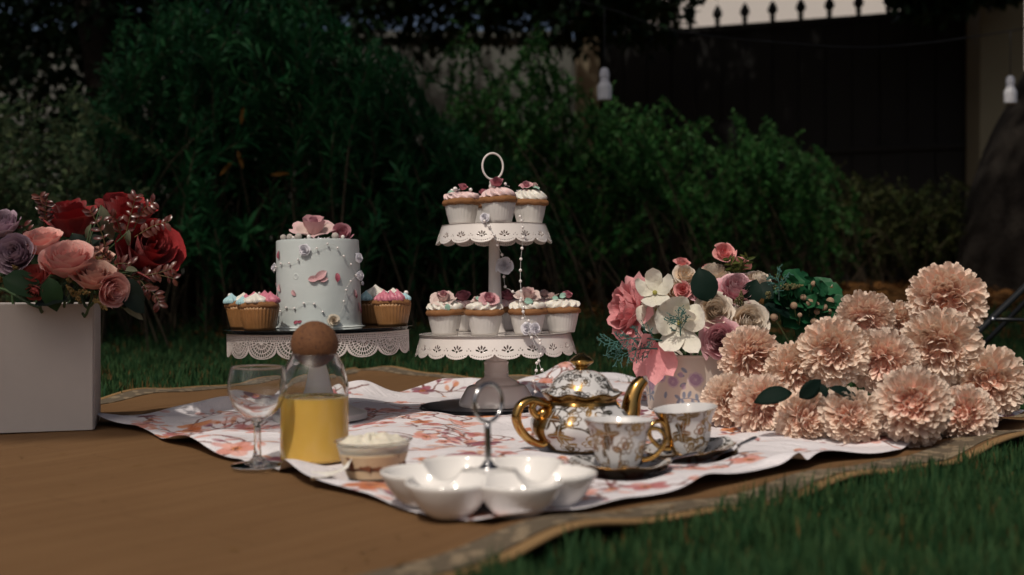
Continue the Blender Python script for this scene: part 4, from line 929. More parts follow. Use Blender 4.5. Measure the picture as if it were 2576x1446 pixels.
def build_relish_dish():
    d = 1.088; loc = Vector(((1228 - CX) / F_PX * d, d, Z0 - .001)); FOOT.append((loc.x, loc.y, .085))
    t = thing('relish_dish', 'glossy white porcelain six lobed relish dish with steel ring handle', 'dish', M=Matrix.Translation(loc) @ Matrix.Rotation(math.radians(-3), 4, 'Z') @ Matrix.Scale(.95, 4))
    nph, nr = 288, 46; ph = np.linspace(0, 2 * PI, nph, endpoint=False); rho = np.linspace(0, 1, nr) ** .8
    cc, aa = .0665, .0420; dl = (ph + PI / 6) % (PI / 3) - PI / 6          # lobes at 0,60,...: a gap faces the viewer
    Rm = cc * np.cos(dl) + np.sqrt(aa ** 2 - (cc * np.sin(dl)) ** 2)
    R = rho[None] * Rm[:, None]; dx = R * np.cos(dl)[:, None] - cc; dy = R * np.sin(dl)[:, None]; q = np.minimum(np.hypot(dx, dy) / aa, 1.0)
    zt = .0035 + .0340 * q ** 2.7; zt = np.where((q >= 1) & (rho[None] < .5), .0375, zt)
    core = np.exp(-(R / .016) ** 2) * .004; zt = zt + core
    top = np.stack([R * np.cos(ph)[:, None], R * np.sin(ph)[:, None], zt], -1)
    Rb = R * (1 + .022 * rho[None] ** 4); zb = zt - .0035 - .0012 * (1 - rho[None] ** 6)
    bot = np.stack([Rb * np.cos(ph)[:, None], Rb * np.sin(ph)[:, None], zb], -1)
    rim = np.stack([(Rb[:, -1] + .0002) * np.cos(ph), (Rb[:, -1] + .0002) * np.sin(ph), zt[:, -1] - .0006], -1)[:, None]
    G = np.concatenate([top, rim, bot[:, ::-1]], 1)
    obj('lobed_bowl', make_mesh('lobed_bowl', G.reshape(-1, 3), grid_faces(nph, G.shape[1], cu=True)), M_PORC, t)
    V, Fq = lathe_vf(dense([(.0001, .036), (.0085, .0365), (.0105, .039), (.0085, .042), (.0060, .0435), (.0055, .046), (.0038, .047), (.0001, .047)], 4), 24); obj('nut', make_mesh('nut', V, Fq), M_STEEL, t)
    V, Fq = tube_vf(np.linspace((0, 0, .046), (-.001, 0, .086), 8), .0034, 12); obj('rod', make_mesh('rod', V, Fq), M_STEEL, t)
    an = np.linspace(0, 2 * PI, 41); yw = math.radians(48); rr = .0195
    ring = np.stack([rr * np.sin(an) * math.cos(yw), rr * np.sin(an) * math.sin(yw), .086 + rr + .001 - rr * np.cos(an)], -1); V, Fq = tube_vf(ring, .0021, 10); obj('ring_handle', make_mesh('ring_handle', V, Fq), M_STEEL, t)

def build_glasses():
    d = 1.325; x = (647 - CX) / F_PX * d; FOOT.append((x, d, .034))
    t = thing('wine_glass', 'empty clear wine glass standing at the edge of the cloth', 'wine glass', (x, d, Z0 + .0005)); s = 1.0
    bowl = dense([(.0001, .0535), (.006, .0540), (.016, .0585), (.027, .0700), (.0335, .0860), (.0345, .0970), (.0328, .1090), (.0312, .1165), (.0307, .1172), (.0301, .1165), (.0318, .1085), (.0334, .0970), (.0324, .0865), (.0260, .0715), (.0150, .0605), (.0060, .0568), (.0001, .0563)], 5)
    V, Fq = lathe_vf(bowl, 64); obj('bowl', make_mesh('bowl', V, Fq), M_GLASS, t)
    stem = dense([(.0001, .0065), (.0085, .0068), (.0055, .0110), (.0041, .0200), (.0040, .0400), (.0046, .0480), (.0068, .0524), (.0062, .0538), (.0001, .0534)], 5); V, Fq = lathe_vf(stem, 32); obj('stem', make_mesh('stem', V, Fq), M_GLASS, t)
    foot = dense([(.0001, .0004), (.028, .0003), (.0305, .0007), (.0308, .0014), (.0295, .0020), (.018, .0040), (.0085, .0066), (.0001, .0064)], 5); V, Fq = lathe_vf(foot, 64); obj('foot', make_mesh('foot', V, Fq), M_GLASS, t)
    # carafe
    d = 1.375; x = (791 - CX) / F_PX * d; FOOT.append((x, d, .045)); R = .0412
    t = thing('carafe', 'clear glass carafe half full of cloudy yellow juice', 'carafe', (x, d, Z0 + .0005))
    gl = dense([(.0001, .0006), (R - .005, .0004), (R - .0008, .0025), (R, .0070), (R, .0500), (R, .0850), (R - .0012, .0980), (R - .0055, .1130), (R - .0105, .1230), (R - .0130, .1290), (R - .0138, .1296), (R - .0146, .1288), (R - .0122, .1222), (R - .0072, .1122), (R - .0030, .0976), (R - .0018, .0845), (R - .0018, .0500), (R - .0018, .0075), (R - .006, .0042), (.0001, .0040)], 5)
    V, Fq = lathe_vf(gl, 72); obj('glass_body', make_mesh('glass_body', V, Fq), M_GLASS, t)
    m, nt, b, out = mat('cloudy_juice')
    cn = noise(nt, 25.0, 4, 0.6, ocoord(nt)); L(nt, mixc(nt, cn, (0.54, 0.33, 0.065), (0.60, 0.39, 0.09)), b.inputs['Base Color']); b.inputs['Roughness'].default_value = 0.12
    b.inputs['Subsurface Weight'].default_value = 0.35; b.inputs['Subsurface Radius'].default_value = (0.010, 0.006, 0.0015); b.inputs['Subsurface Scale'].default_value = 1.0
    M_JUICE = m; lv = .0755; rj = R + .0003
    V, Fq = lathe_vf(np.concatenate([dense([(.0001, .0002), (R - .005, .0001), (rj - .0008, .0025), (rj, .007), (rj, .04), (rj, lv - .001), (rj + .00005, lv + .0006)], 5), [(rj - .0015, lv - .0002), (rj - .01, lv - .0004), (.0001, lv - .0004)]]), 64); j = obj('juice', make_mesh('juice', V, Fq), M_JUICE, t)
    M_FOAM = simple('juice_foam', (0.66, 0.53, 0.30), 0.5, var=0.2, nscale=500, bmp=0.8, bscale=700, bdist=0.001, sss=0.3)
    rg = np.random.default_rng(4); its = []
    for q in range(420):
        an = rg.uniform(0, 6.28); rr = (rj - .0012) * (1 - .22 * rg.random() ** 2); br = rg.uniform(.0004, .0012); its.append(sphere_vf(br, (rr * math.cos(an), rr * math.sin(an), lv + .0001 + rg.uniform(-.0002, .0006)), 6, 5))
    V, Fq = join_vf(its); fo = obj('foam', make_mesh('foam', V, Fq), M_FOAM, j); fo['kind'] = 'stuff'
    # cork ball
    m, nt, b, out = mat('cork')
    oc = ocoord(nt); vo = N(nt, 'ShaderNodeTexVoronoi', Scale=230.0); L(nt, oc, vo.inputs['Vector']); n1 = noise(nt, 85, 5, .8, oc); n2 = noise(nt, 260, 3, .65, oc)
    c = mixc(nt, n1, (0.045, 0.013, 0.004), (0.190, 0.078, 0.027)); c = mixc(nt, math_n(nt, 'GREATER_THAN', n2, .60), c, (0.05, 0.018, 0.008)); c = mixc(nt, math_n(nt, 'MULTIPLY', vo.outputs[0], .3), c, (0.20, 0.085, 0.03))
    L(nt, c, b.inputs['Base Color']); b.inputs['Roughness'].default_value = 0.85; bump(nt, math_n(nt, 'ADD', n2, n1), b, 0.6, 0.0012)
    rb = .0290; hb = math.sqrt(rb ** 2 - (R - .0146) ** 2); zc = .1291 + hb + .0004
    V, Fq = sphere_vf(rb, (0, 0, rb), 40, 28, (1, 1, .985)); V = V + .0002 * np.sin(V * 900)
    o = obj('cork_ball', make_mesh('cork_ball', V, Fq), m); o.location = (x, d, Z0 + .0005 + zc - rb); tag(o, 'round cork ball stopper sitting in the mouth of the carafe', 'stopper')

def build_trifle():
    d = 1.245; x = (941 - CX) / F_PX * d; FOOT.append((x, d, .034))
    T = Matrix.Translation((x, d, Z0 + .0008)) @ Matrix.Rotation(math.radians(-1.5), 4, 'Y')
    t = thing('dessert_cup', 'clear plastic cup of layered cream dessert beside the carafe', 'dessert cup', M=T)
    pl = dense([(.0001, .0006), (.026, .0004), (.0285, .0012), (.0300, .004), (.0375, .026), (.0405, .0385), (.0408, .0402), (.0432, .0412), (.0435, .0420), (.0405, .0418), (.0398, .0398), (.0368, .026), (.0293, .0045), (.026, .0014), (.0001, .0014)], 5); V, Fq = lathe_vf(pl, 64); obj('plastic_cup', make_mesh('plastic_cup', V, Fq), M_PLASTIC, t)
    def rin(z): return np.interp(z, [.0010, .004, .026, .0385], [.0286, .0303, .0378, .0408])
    M_CREAM = simple('whipped_cream', (0.70, 0.655, 0.54), 0.5, var=0.05, nscale=120, bmp=0.5, bscale=220, bdist=0.002, sss=0.3)
    m, nt, b, out = mat('sponge_and_custard')
    oc = ocoord(nt); sx = nt.nodes.new('ShaderNodeSeparateXYZ'); L(nt, oc, sx.inputs[0]); n1 = noise(nt, 60, 4, .6, oc); n2 = noise(nt, 300, 3, .6, oc)
    zz = math_n(nt, 'ADD', sx.outputs[2], math_n(nt, 'MULTIPLY', math_n(nt, 'SUBTRACT', n1, .5), .006))
    c = mixc(nt, n2, (0.52, 0.37, 0.22), (0.60, 0.46, 0.30)); band = math_n(nt, 'MULTIPLY', math_n(nt, 'GREATER_THAN', zz, .0115), math_n(nt, 'LESS_THAN', zz, .0150))
    c = mixc(nt, band, c, (0.085, 0.032, 0.014)); c = mixc(nt, math_n(nt, 'GREATER_THAN', math_n(nt, 'MULTIPLY', noise(nt, 55, 2, .5, oc), math_n(nt, 'LESS_THAN', zz, .028)), .66), c, (0.13, 0.040, 0.014))
    L(nt, c, b.inputs['Base Color']); b.inputs['Roughness'].default_value = .6; M_SPONGE = m
    zs = np.linspace(.0016, .029, 16); P = np.concatenate([[(.0001, .0016)], np.stack([rin(zs), zs], -1), [(.0001, .029)]]); V, Fq = lathe_vf(P, 56); obj('sponge_layer', make_mesh('sponge_layer', V, Fq), M_SPONGE, t)
    zs = np.linspace(.0293, .038, 8); P = np.concatenate([np.stack([rin(zs) - .0002, zs], -1), [(.036, .0405), (.030, .043), (.02, .0445), (.01, .0455), (.0001, .0455)]])
    def frc(PH, R, Z):
        q = np.clip((.037 - R) / .01, 0, 1); return R, Z + q * (.0022 * np.sin(3 * PH + R * 160) + .0016 * np.sin(7 * PH - R * 300) + .001 * np.sin(13 * PH))
    V, Fq = lathe_vf(dense(P, 4), 80, frc); obj('cream_top', make_mesh('cream_top', V, Fq), M_CREAM, t)
    V, Fq = box_vf(-.006, .006, -.003, .003, 0, .006); V = V + RNG.normal(0, .0012, V.shape); M_CR = simple('brown_crumb', (0.14, 0.045, 0.017), .7, var=.3, nscale=300)
    cm = make_mesh('crumb', V, Fq, smooth=False); cm.materials.append(M_CR)
    for an, z, s in ((-1.75, .0165, 1.0), (-1.35, .0155, .8), (-.35, .017, 1.2)):
        o = obj('crumb', cm, None, t); r_ = rin(z) - .0012; o.matrix_local = Matrix.Translation((r_ * math.cos(an), r_ * math.sin(an), z - .003)) @ Matrix.Rotation(an + PI / 2, 4, 'Z') @ Matrix.Rotation(.3 * s, 4, 'Y') @ Matrix.Diagonal((s, .5, s, 1))
    # curled white paper lid beside it
    M_PAPER = simple('white_card', (0.70, 0.68, 0.62), .6, var=.04, nscale=60)
    c0 = at(838, 1198, 1.212); nu, nv = 14, 12; u = np.linspace(-1, 1, nu); v = np.linspace(0, 1, nv); Uq, Vq = np.meshgrid(u, v, indexing='ij')
    V = np.stack([(-.019 + .036 * Vq) + .004 * Uq * Vq, .013 * Uq * (1 - .25 * Vq), .0015 + .018 * Vq ** 2.2 * (1 - .35 * Uq ** 2) + .005 * Uq ** 2 * (1 - Vq)], -1)
    o = obj('paper_lid', make_mesh('paper_lid', V.reshape(-1, 3), grid_faces(nu, nv)), M_PAPER); o.location = (c0.x, 1.212, Z0 + .002); o.rotation_euler = (0, 0, .15); o.scale = (1.25, 1.3, 1.25); o.modifiers.new('t', 'SOLIDIFY').thickness = .0008
    tag(o, 'small curled white card lid lying against the dessert cup', 'lid')
# ================================================================== STANDS, CAKE, CUPCAKES
def pierced_skirt(name, n_scal, r0, r1, z_top, hgt, hole, edge, m, parent, na, nb, thick=.0008):
    """flared metal skirt with a scalloped edge; hole(x, y) and edge(x) in metres inside one scallop"""
    ph = np.linspace(0, 2 * PI, na, endpoint=False); y = np.linspace(0, hgt, nb); PH, Y = np.meshgrid(ph, y, indexing='ij')
    circ = 2 * PI * (r0 * .4 + r1 * .6); w = circ / n_scal; x = ((PH / (2 * PI) * n_scal) % 1 - .5) * w
    R = r0 + (r1 - r0) * (Y / hgt); V = np.stack([R * np.cos(PH), R * np.sin(PH), z_top - Y], -1).reshape(-1, 3)
    Fq = grid_faces(na, nb, cu=True); xc = np.where(np.abs(x.ravel()[Fq]).max(1) > w * .45, np.sign(x.ravel()[Fq[:, 0]]) * w * .5 * 0 + x.ravel()[Fq].max(1), x.ravel()[Fq].mean(1)); yc = Y.ravel()[Fq].mean(1)
    keep = (yc < edge(xc, w, hgt)) & ~hole(xc, yc, w, hgt); Fq = Fq[keep]
    used = np.unique(Fq); mp = np.full(len(V), -1); mp[used] = np.arange(len(used)); o = obj(name, make_mesh(name, V[used], mp[Fq]), m, parent)
    s = o.modifiers.new('t', 'SOLIDIFY'); s.thickness = thick; s.offset = -1; return o
def eyelet_hole(x, y, w, h):
    sc = w / .040; fy = .0195 * h / .030; out = np.zeros_like(x, bool)
    for a in (-72, -36, 0, 36, 72):
        an = math.radians(a); dx, dy = math.sin(an), -math.cos(an); cx, cyy = dx * .0064 * sc, fy + dy * .0064 * sc
        u = (x - cx) * dx + (y - cyy) * dy; v = -(x - cx) * dy + (y - cyy) * dx; out |= (u / (.0034 * sc)) ** 2 + (v / ((.0013 + .12 * np.clip(u, -.003, .003)) * sc)) ** 2 < 1
    out |= (x / (.0020 * sc)) ** 2 + ((y - fy) / (.0016 * sc)) ** 2 < 1
    e = scallop_edge(x, w, h); X = np.abs(x)
    k = np.round(x / (.0036 * sc)); xe = k * .0036 * sc; ye = scallop_edge(xe, w, h) - .0034 * sc
    out |= (np.hypot(x - xe, y - ye) < .00085 * sc) & (np.abs(xe) < w * .44)
    for dx, dy in ((0, -.0068), (.0030, -.0040)): out |= np.hypot(w / 2 - X - dx * sc, y - (h * .66 + dy * sc + .002)) < .0009 * sc
    return out
def scallop_edge(x, w, h):
    q = np.clip(np.abs(x) / (w / 2), 0, 1); e = h * (.72 + .28 * np.sqrt(np.clip(1 - q ** 2, 0, 1))); return np.minimum(e - .0004 * (1 + np.cos(x / w * 2 * PI * 11)), h)
def lace_hole(x, y, w, h):
    out = np.zeros_like(x, bool); p = w / 14
    fx = np.abs(((x / p) % 1) - .5) * p
    for yc in (.0032, .0060): out |= np.hypot(fx, y - yc) < p * .30
    out |= ((np.abs(((x / p + .5) % 1) - .5) * p) < p * .30) & (np.abs(y - .0092) < .0009)
    cx, cyy = 0, .0105; r = np.hypot(x - cx, y - cyy); th = np.arctan2(x - cx, y - cyy); rm = w * .475
    for i, (r0, r1, nn) in enumerate(((.16, .36, 7), (.42, .60, 11), (.66, .80, 17), (.85, .94, 25))):
        f = np.abs(((th / PI * nn + (.5 if i % 2 else 0)) % 1) - .5); out |= (r > r0 * rm * 1.12) & (r < r1 * rm * 1.12) & (f < .34) & (y > .0115)
    far = (r > rm * 1.14) & (y > .0118) & (y < lace_edge(x, w, h) - .0022)
    out |= far & (np.hypot(((x / (p * .8)) % 1 - .5), ((y / (p * .8)) % 1 - .5)) < .34)
    return out & (y < lace_edge(x, w, h) - .0014)
def lace_edge(x, w, h):
    q = np.clip(np.abs(x) / (w / 2), 0, 1); return h * (.60 + .40 * np.sqrt(np.clip(1 - q ** 2.2, 0, 1)))

# ---- stands
TILT = math.radians(-1.0)
_c = at(1251, 1040, 1.955); STAND_T = Matrix.Translation((_c.x - .001, 1.955, Z0 + .0045)) @ Matrix.Rotation(TILT, 4, 'Y')
_k = at(806, 1040, 1.79); CAKE_T = Matrix.Translation((_k.x, 1.79, Z0 + .0008)) @ Matrix.Rotation(math.radians(-1.1), 4, 'Y')
UP_Z, LO_Z = .3140, .1265                                   # plate tops above the stand's foot
CAKE_Z = .1462
def build_stands():
    M_BLACK = simple('black_board', (0.010, 0.012, 0.018), 0.35, var=.2, nscale=20)
    o3 = Vector((_c.x - .028, 1.955, Z0 + .0002)); FOOT.append((o3.x, o3.y, .105))
    V, Fq = lathe_vf(dense([(.0001, .0004), (.101, .0003), (.1025, .0008), (.1028, .0022), (.1015, .0036), (.098, .0040), (.0001, .0040)], 4), 96); o = obj('round_board', make_mesh('round_board', V, Fq), M_BLACK); o.location = o3
    tag(o, 'thin round black board under the two tier cupcake stand', 'board')
    t = thing('cupcake_stand', 'ivory two tier cupcake stand with eyelet skirts and ring handle', 'cupcake stand', M=STAND_T)
    foot = dense([(.0001, .0006), (.0600, .0004), (.0655, .0012), (.0660, .0035), (.0645, .0095), (.0560, .0250), (.0500, .0335), (.0400, .0362), (.0375, .0375), (.0345, .0415), (.0285, .0455), (.0220, .0490), (.0212, .0525)], 5); V, Fq = lathe_vf(foot, 64); obj('foot', make_mesh('foot', V, Fq), M_IVORY, t)
    bal = dense([(.0211, .0527), (.0208, .0570), (.0216, .0585), (.0208, .0600), (.0210, .0720), (.0217, .0735), (.0216, .0760), (.0188, .0775), (.0186, .0800), (.0165, .0910), (.0125, .1010), (.0104, .1090), (.0102, .1225)], 6); V, Fq = lathe_vf(bal, 40); obj('baluster', make_mesh('baluster', V, Fq), M_IVORY, t)
    st = [(.0180, LO_Z + .0004), (.0165, LO_Z + .004), (.0145, LO_Z + .008), (.0128, LO_Z + .016), (.0090, UP_Z - .024), (.0086, UP_Z - .0040)]; V, Fq = lathe_vf(np.array(st), 32); obj('upper_stem', make_mesh('upper_stem', V, Fq), M_IVORY, t)
    for nm, z, r, r1, n, h in (('lower_tier', LO_Z, .1300, .1405, 20, .0360), ('upper_tier', UP_Z, .0905, .1015, 16, .0315)):
        P = dense([(.0001, z - .0022), (r - .006, z - .0022), (r - .0022, z - .0030), (r - .0022, z - .0020)], 2); P = np.concatenate([P, dense([(r, z - .0030), (r - .0006, z - .0010), (r - .0028, z), (r - .006, z - .0004), (.0001, z - .0006)], 4)])
        V, Fq = lathe_vf(P, 120); tier = obj(nm, make_mesh(nm, V, Fq), M_IVORY, t)
        pierced_skirt('eyelet_skirt', n, r, r1, z - .0024, h, eyelet_hole, scallop_edge, M_IVORY, tier, n * 84, 62)
    V, Fq = lathe_vf(dense([(.0001, UP_Z), (.011, UP_Z + .0002), (.009, UP_Z + .006), (.0045, UP_Z + .012), (.0040, UP_Z + .066), (.0062, UP_Z + .070), (.0066, UP_Z + .076), (.0040, UP_Z + .0795), (.0001, UP_Z + .080)], 5), 24); obj('handle_rod', make_mesh('handle_rod', V, Fq), M_IVORY, t)
    an = np.linspace(0, 2 * PI, 61); ring = np.stack([.0178 * np.sin(an), .004 * np.sin(an), UP_Z + .0795 + .0228 - .0228 * np.cos(an)], -1); V, Fq = tube_vf(ring, .0019, 12); obj('ring_handle', make_mesh('ring_handle', V, Fq), M_IVORY, t)
    # lace cake stand
    M_LACE = simple('cream_lacquered_metal', (0.66, 0.61, 0.575), .35, var=.03, nscale=40); FOOT.append((_k.x, 1.79, .08))
    M_DGLASS = simple('black_glass_plate', (0.006, 0.010, 0.012), .06, var=.05, coat=.6)
    M_PALE = simple('pale_grey_metal', (0.52, 0.53, 0.52), .3, var=.04, nscale=30)
    k = thing('cake_stand', 'round cake stand with black glass top and white lace metal skirt', 'cake stand', M=CAKE_T); R = .1425
    V, Fq = lathe_vf(dense([(.0001, CAKE_Z - .0052), (R - .003, CAKE_Z - .0052), (R - .0005, CAKE_Z - .0046), (R + .0006, CAKE_Z - .0028), (R, CAKE_Z - .0008), (R - .002, CAKE_Z), (.0001, CAKE_Z)], 4), 128); obj('glass_top', make_mesh('glass_top', V, Fq), M_DGLASS, k)
    V, Fq = lathe_vf([(.0001, CAKE_Z - .0085), (R - .0012, CAKE_Z - .0085), (R - .0012, CAKE_Z - .0056), (.0001, CAKE_Z - .0056)], 96); obj('support_disc', make_mesh('support_disc', V, Fq), M_LACE, k)
    pierced_skirt('lace_skirt', 17, R - .0002, R - .0002, CAKE_Z - .0058, .0365, lace_hole, lace_edge, M_LACE, k, 17 * 110, 72, .0007)
    cone = dense([(.0001, .0006), (.069, .0004), (.0735, .0015), (.0740, .006), (.0725, .0095), (.062, .013), (.045, .022), (.034, .036), (.026, .055), (.0195, .085), (.0145, .120), (.016, CAKE_Z - .0088)], 6); V, Fq = lathe_vf(cone, 72); obj('cone_pedestal', make_mesh('cone_pedestal', V, Fq), M_PALE, k)

# ---- cupcakes
def build_sweets():
    M_LINER = simple('white_paper_liner', (0.60, 0.58, 0.555), .55, var=.05, nscale=60, bmp=.2, bscale=120, bdist=.001)
    m, nt, b, out = mat('brown_paper_liner')
    oc = ocoord(nt); sx = nt.nodes.new('ShaderNodeSeparateXYZ'); L(nt, oc, sx.inputs[0]); n1 = noise(nt, 70, 4, .6, oc)
    c = mixc(nt, n1, (0.24, 0.105, 0.034), (0.37, 0.185, 0.070)); c = mixc(nt, math_n(nt, 'MULTIPLY', math_n(nt, 'GREATER_THAN', sx.outputs[2], .0325), .6), c, (0.45, 0.28, 0.15)); L(nt, c, b.inputs['Base Color']); b.inputs['Roughness'].default_value = .4; M_BLINER = m
    m, nt, b, out = mat('baked_sponge')
    oc = ocoord(nt); n1 = noise(nt, 90, 5, .7, oc); n2 = noise(nt, 700, 4, .7, oc); L(nt, mixc(nt, n1, (0.15, 0.055, 0.015), (0.31, 0.140, 0.045)), b.inputs['Base Color']); b.inputs['Roughness'].default_value = .75; bump(nt, math_n(nt, 'ADD', n2, n1), b, .8, .0015); M_SPONGE = m
    def icing(nm, c): return simple(nm, c, .38, var=.05, nscale=80, sss=.25, bmp=.1, bscale=300, bdist=.0008)
    I_WHITE = icing('white_icing', (0.72, 0.69, 0.62)); I_BLUSH = icing('blush_icing', (0.70, 0.52, 0.51)); I_PINK = icing('pink_icing', (0.52, 0.17, 0.23)); I_BLUE = icing('blue_icing', (0.36, 0.56, 0.60))
    M_PEARL = simple('pearl', (0.74, 0.70, 0.67), .2, var=.02, coat=.6); M_SILV = simple('silver_ball', (0.55, 0.55, 0.56), .15, 1.0, var=.02)
    M_SLEAF = simple('sugar_leaf_green', (0.25, 0.42, 0.34), .6, var=.15, nscale=200, bmp=.4, bscale=500)
    P_PINK = petal_mat('sugar_rose_pink', (0.50, 0.085, 0.19), (0.68, 0.34, 0.38), (0.74, 0.52, 0.50), .5, .5, .15)
    P_BLUSH = petal_mat('sugar_rose_blush', (0.66, 0.34, 0.36), (0.72, 0.56, 0.52), (0.74, 0.62, 0.56), .5, .5, .15)
    P_MAG = petal_mat('sugar_rose_magenta', (0.42, 0.09, 0.14), (0.52, 0.17, 0.22), (0.58, 0.26, 0.30), .4, .5, .15)
    R_PINK, R_BLUSH, R_MAG = rose_proto('pink_rosette', 'sugar', P_PINK, 3), rose_proto('blush_rosette', 'sugar', P_BLUSH, 5), rose_proto('magenta_rosette', 'bud', P_MAG, 7)
    # shared pieces
    def liner_me(nm, rb, rt, h, npl, amp, irr, mm):
        z = np.concatenate([np.linspace(0, h, 9), [h - .0004, .002]]); r = np.concatenate([np.interp(np.linspace(0, 1, 9), [0, .5, 1], [rb, rb + (rt - rb) * .56, rt]), [rt - .0006, rb - .0004]])
        P = np.stack([r, z], -1); P = np.concatenate([[(.0001, .0004)], P, [(.0001, .002)]])
        def fr(PH, R, Z): return R * (1 + (amp * np.clip(Z / h * 1.3, .15, 1)) * np.sign(np.sin(npl * PH + irr * np.sin(3 * PH))) * np.abs(np.sin(npl * PH + irr * np.sin(3 * PH))) ** .6), Z + np.where(Z > h * .98, .0006 * np.sin(npl * PH), 0)
        V, Fq = lathe_vf(P, npl * 8, fr); me = make_mesh(nm, V, Fq); me.materials.append(mm); return me
    LW = liner_me('liner', .0215, .0292, .0345, 26, .011, 2.5, M_LINER); LB = liner_me('liner', .0230, .0300, .0345, 34, .016, .4, M_BLINER)
    def top_me(seed, r):
        rg = random.Random(seed); a_, b_ = rg.uniform(0, 6), rg.uniform(0, 6)
        P = dense([(.0275, .0325), (r - .002, .0330), (r, .0362), (r - .0010, .0400), (r - .005, .0430), (.02, .0445), (.0001, .0450)], 4)
        V, Fq = lathe_vf(P, 64, lambda PH, R, Z: (R + (R > .026) * (.0011 * np.sin(3 * PH + a_) + .0006 * np.sin(7 * PH + b_)), Z + .0007 * np.sin(2 * PH + b_) + .0004 * np.sin(9 * PH))); me = make_mesh('sponge_top', V, Fq); me.materials.append(M_SPONGE); return me
    TOPS = [top_me(s, .0335) for s in (1, 2, 3)]; TOPB = top_me(5, .0312)
    def swirl_me(seed, r, h, N_, tw, mm):
        rg = random.Random(seed); P = dense([(r * .80, .0400), (r * .98, .0420), (r, .0455), (r * .93, .0495), (r * .78, .0400 + h * .70), (r * .55, .0400 + h * .88), (r * .30, .0400 + h * .97), (.0001, .0400 + h)], 5)
        def fr(PH, R, Z):
            q = np.clip((Z - .041) / h, 0, 1); k = np.sin(N_ * PH / 1 + tw * q * 6); return R * (1 + .085 * k * (1 - .3 * q) + .03 * np.sin(2 * PH + seed)), Z + .0018 * k * (R / r) + .0012 * np.sin(2 * PH + seed) * (R / r)
        V, Fq = lathe_vf(P, 96, fr); me = make_mesh('icing_swirl', V, Fq); me.materials.append(mm); return me
    def dollop_me(nm, mm, N_=8, tw=.9):
        P = dense([(.0001, -.001), (.9, -.02), (1.05, .25), (.95, .55), (.62, .85), (.28, 1.12), (.06, 1.36), (.0001, 1.42)], 4)
        V, Fq = lathe_vf(P, 48, lambda PH, R, Z: (R * (1 + .13 * np.sin(N_ * PH + tw * Z * 2)), Z)); me = make_mesh(nm, V, Fq); me.materials.append(mm); return me
    D_WHITE, D_PINK, D_BLUE = dollop_me('icing_dollop', I_WHITE), dollop_me('icing_dollop', I_PINK, 7, 1.4), dollop_me('icing_dollop', I_BLUE, 9, .2)
    V, Fq = sphere_vf(1, (0, 0, 0), 14, 10); PE = make_mesh('sugar_pearl', V, Fq); PE.materials.append(M_PEARL); SB = make_mesh('silver_ball', V, Fq); SB.materials.append(M_SILV)
    V, Fq, _ = blade_vf(1.0, .7, 7, 8, .25, .5, .45, 1, .06); SL = make_mesh('sugar_leaf', V, Fq); SL.materials.append(M_SLEAF); SLs = SL
    def put_rose(root, proto, p, axis, r):
        M_ = aim(p, axis, random.uniform(0, 6.28), r); first = None
        for me in proto:
            if first is None: first = obj('sugar_rose', me, None, root, M_)
            else: obj('petal', me, None, first)
    def cupcake(label, base_M, p, kind, swirl, roses=(), pearls=(), silver=(), leaves=(), dollops=(), s=1.0, top=None, rot=0.0, tilt=0.0):
        M_ = base_M @ Matrix.Translation(Vector(p)) @ Matrix.Rotation(tilt, 4, 'X') @ Matrix.Rotation(rot, 4, 'Z') @ Matrix.Scale(s, 4); root = thing('cupcake', label, 'cupcake', M=M_, group='cupcakes')
        Ri = Matrix.Rotation(-rot, 4, 'Z')
        obj('liner', LW if kind == 'w' else LB, None, root); obj('sponge_top', TOPS[int(abs(rot) * 10) % 3] if kind == 'w' else TOPB, None, root)
        if swirl: obj('icing_swirl', swirl, None, root)
        for pr, pp, ax, r in roses: put_rose(root, pr, Ri @ Vector(pp), Ri @ Vector(ax), r)
        for nm, me, lst in (('sugar_pearl', PE, pearls), ('silver_ball', SB, silver)):
            for x, y, z, r in lst: obj(nm, me, None, root, Ri @ Matrix.Translation((x, y, z)) @ Matrix.Scale(r, 4))
        for pp, d, u, ln in leaves: obj('sugar_leaf', SL, None, root, Ri @ frame_m(pp, d, u) @ Matrix.Scale(ln, 4))
        for me, x, y, z, r, hz in dollops: obj('icing_dollop', me, None, root, Ri @ Matrix.Translation((x, y, z)) @ Matrix.Diagonal((r * 1.12, r * 1.12, r * hz * 1.2, 1)))
        return root
    SW1, SW2, SW3 = swirl_me(1, .0290, .0175, 11, 1.1, I_WHITE), swirl_me(2, .0285, .0160, 12, 1.4, I_BLUSH), swirl_me(4, .0290, .0215, 11, 1.25, I_WHITE)
    SW4, SW5 = swirl_me(6, .0285, .0190, 12, 1.5, I_BLUSH), swirl_me(8, .0295, .0165, 11, -1.0, I_WHITE)
    def loc_on(T, x, d): p = T.inverted() @ Vector(((x - CX) / F_PX * d, d, 0)); return p.x, p.y
    rs = lambda n, c, r, zz, seed, rad: [(c[0] + r * math.cos(6.28 * k / n + seed), c[1] + r * math.sin(6.28 * k / n + seed), zz + .001 * math.sin(k * 3 + seed), rad) for k in range(n)]
    # upper tier
    T = STAND_T; zu, zl = UP_Z + .0002, LO_Z + .0002
    x, y = loc_on(T, 1170, 1.925); cupcake('white lined cupcake with flat blush icing and a rolled dusky pink rose', T, (x, y, zu), 'w', SW2, [(R_MAG, (.003, -.004, .0640), (.35, -.3, 1), .0078)], [(-.010, -.012, .0600, .0042), (-.016, -.004, .0580, .0032), (.016, -.004, .0590, .0034)], rs(6, (-.006, -.016), .004, .0585, .3, .0012), [((-.012, -.018, .055), (-1, -.3, .2), (0, -.6, 1), .011)], rot=.3)
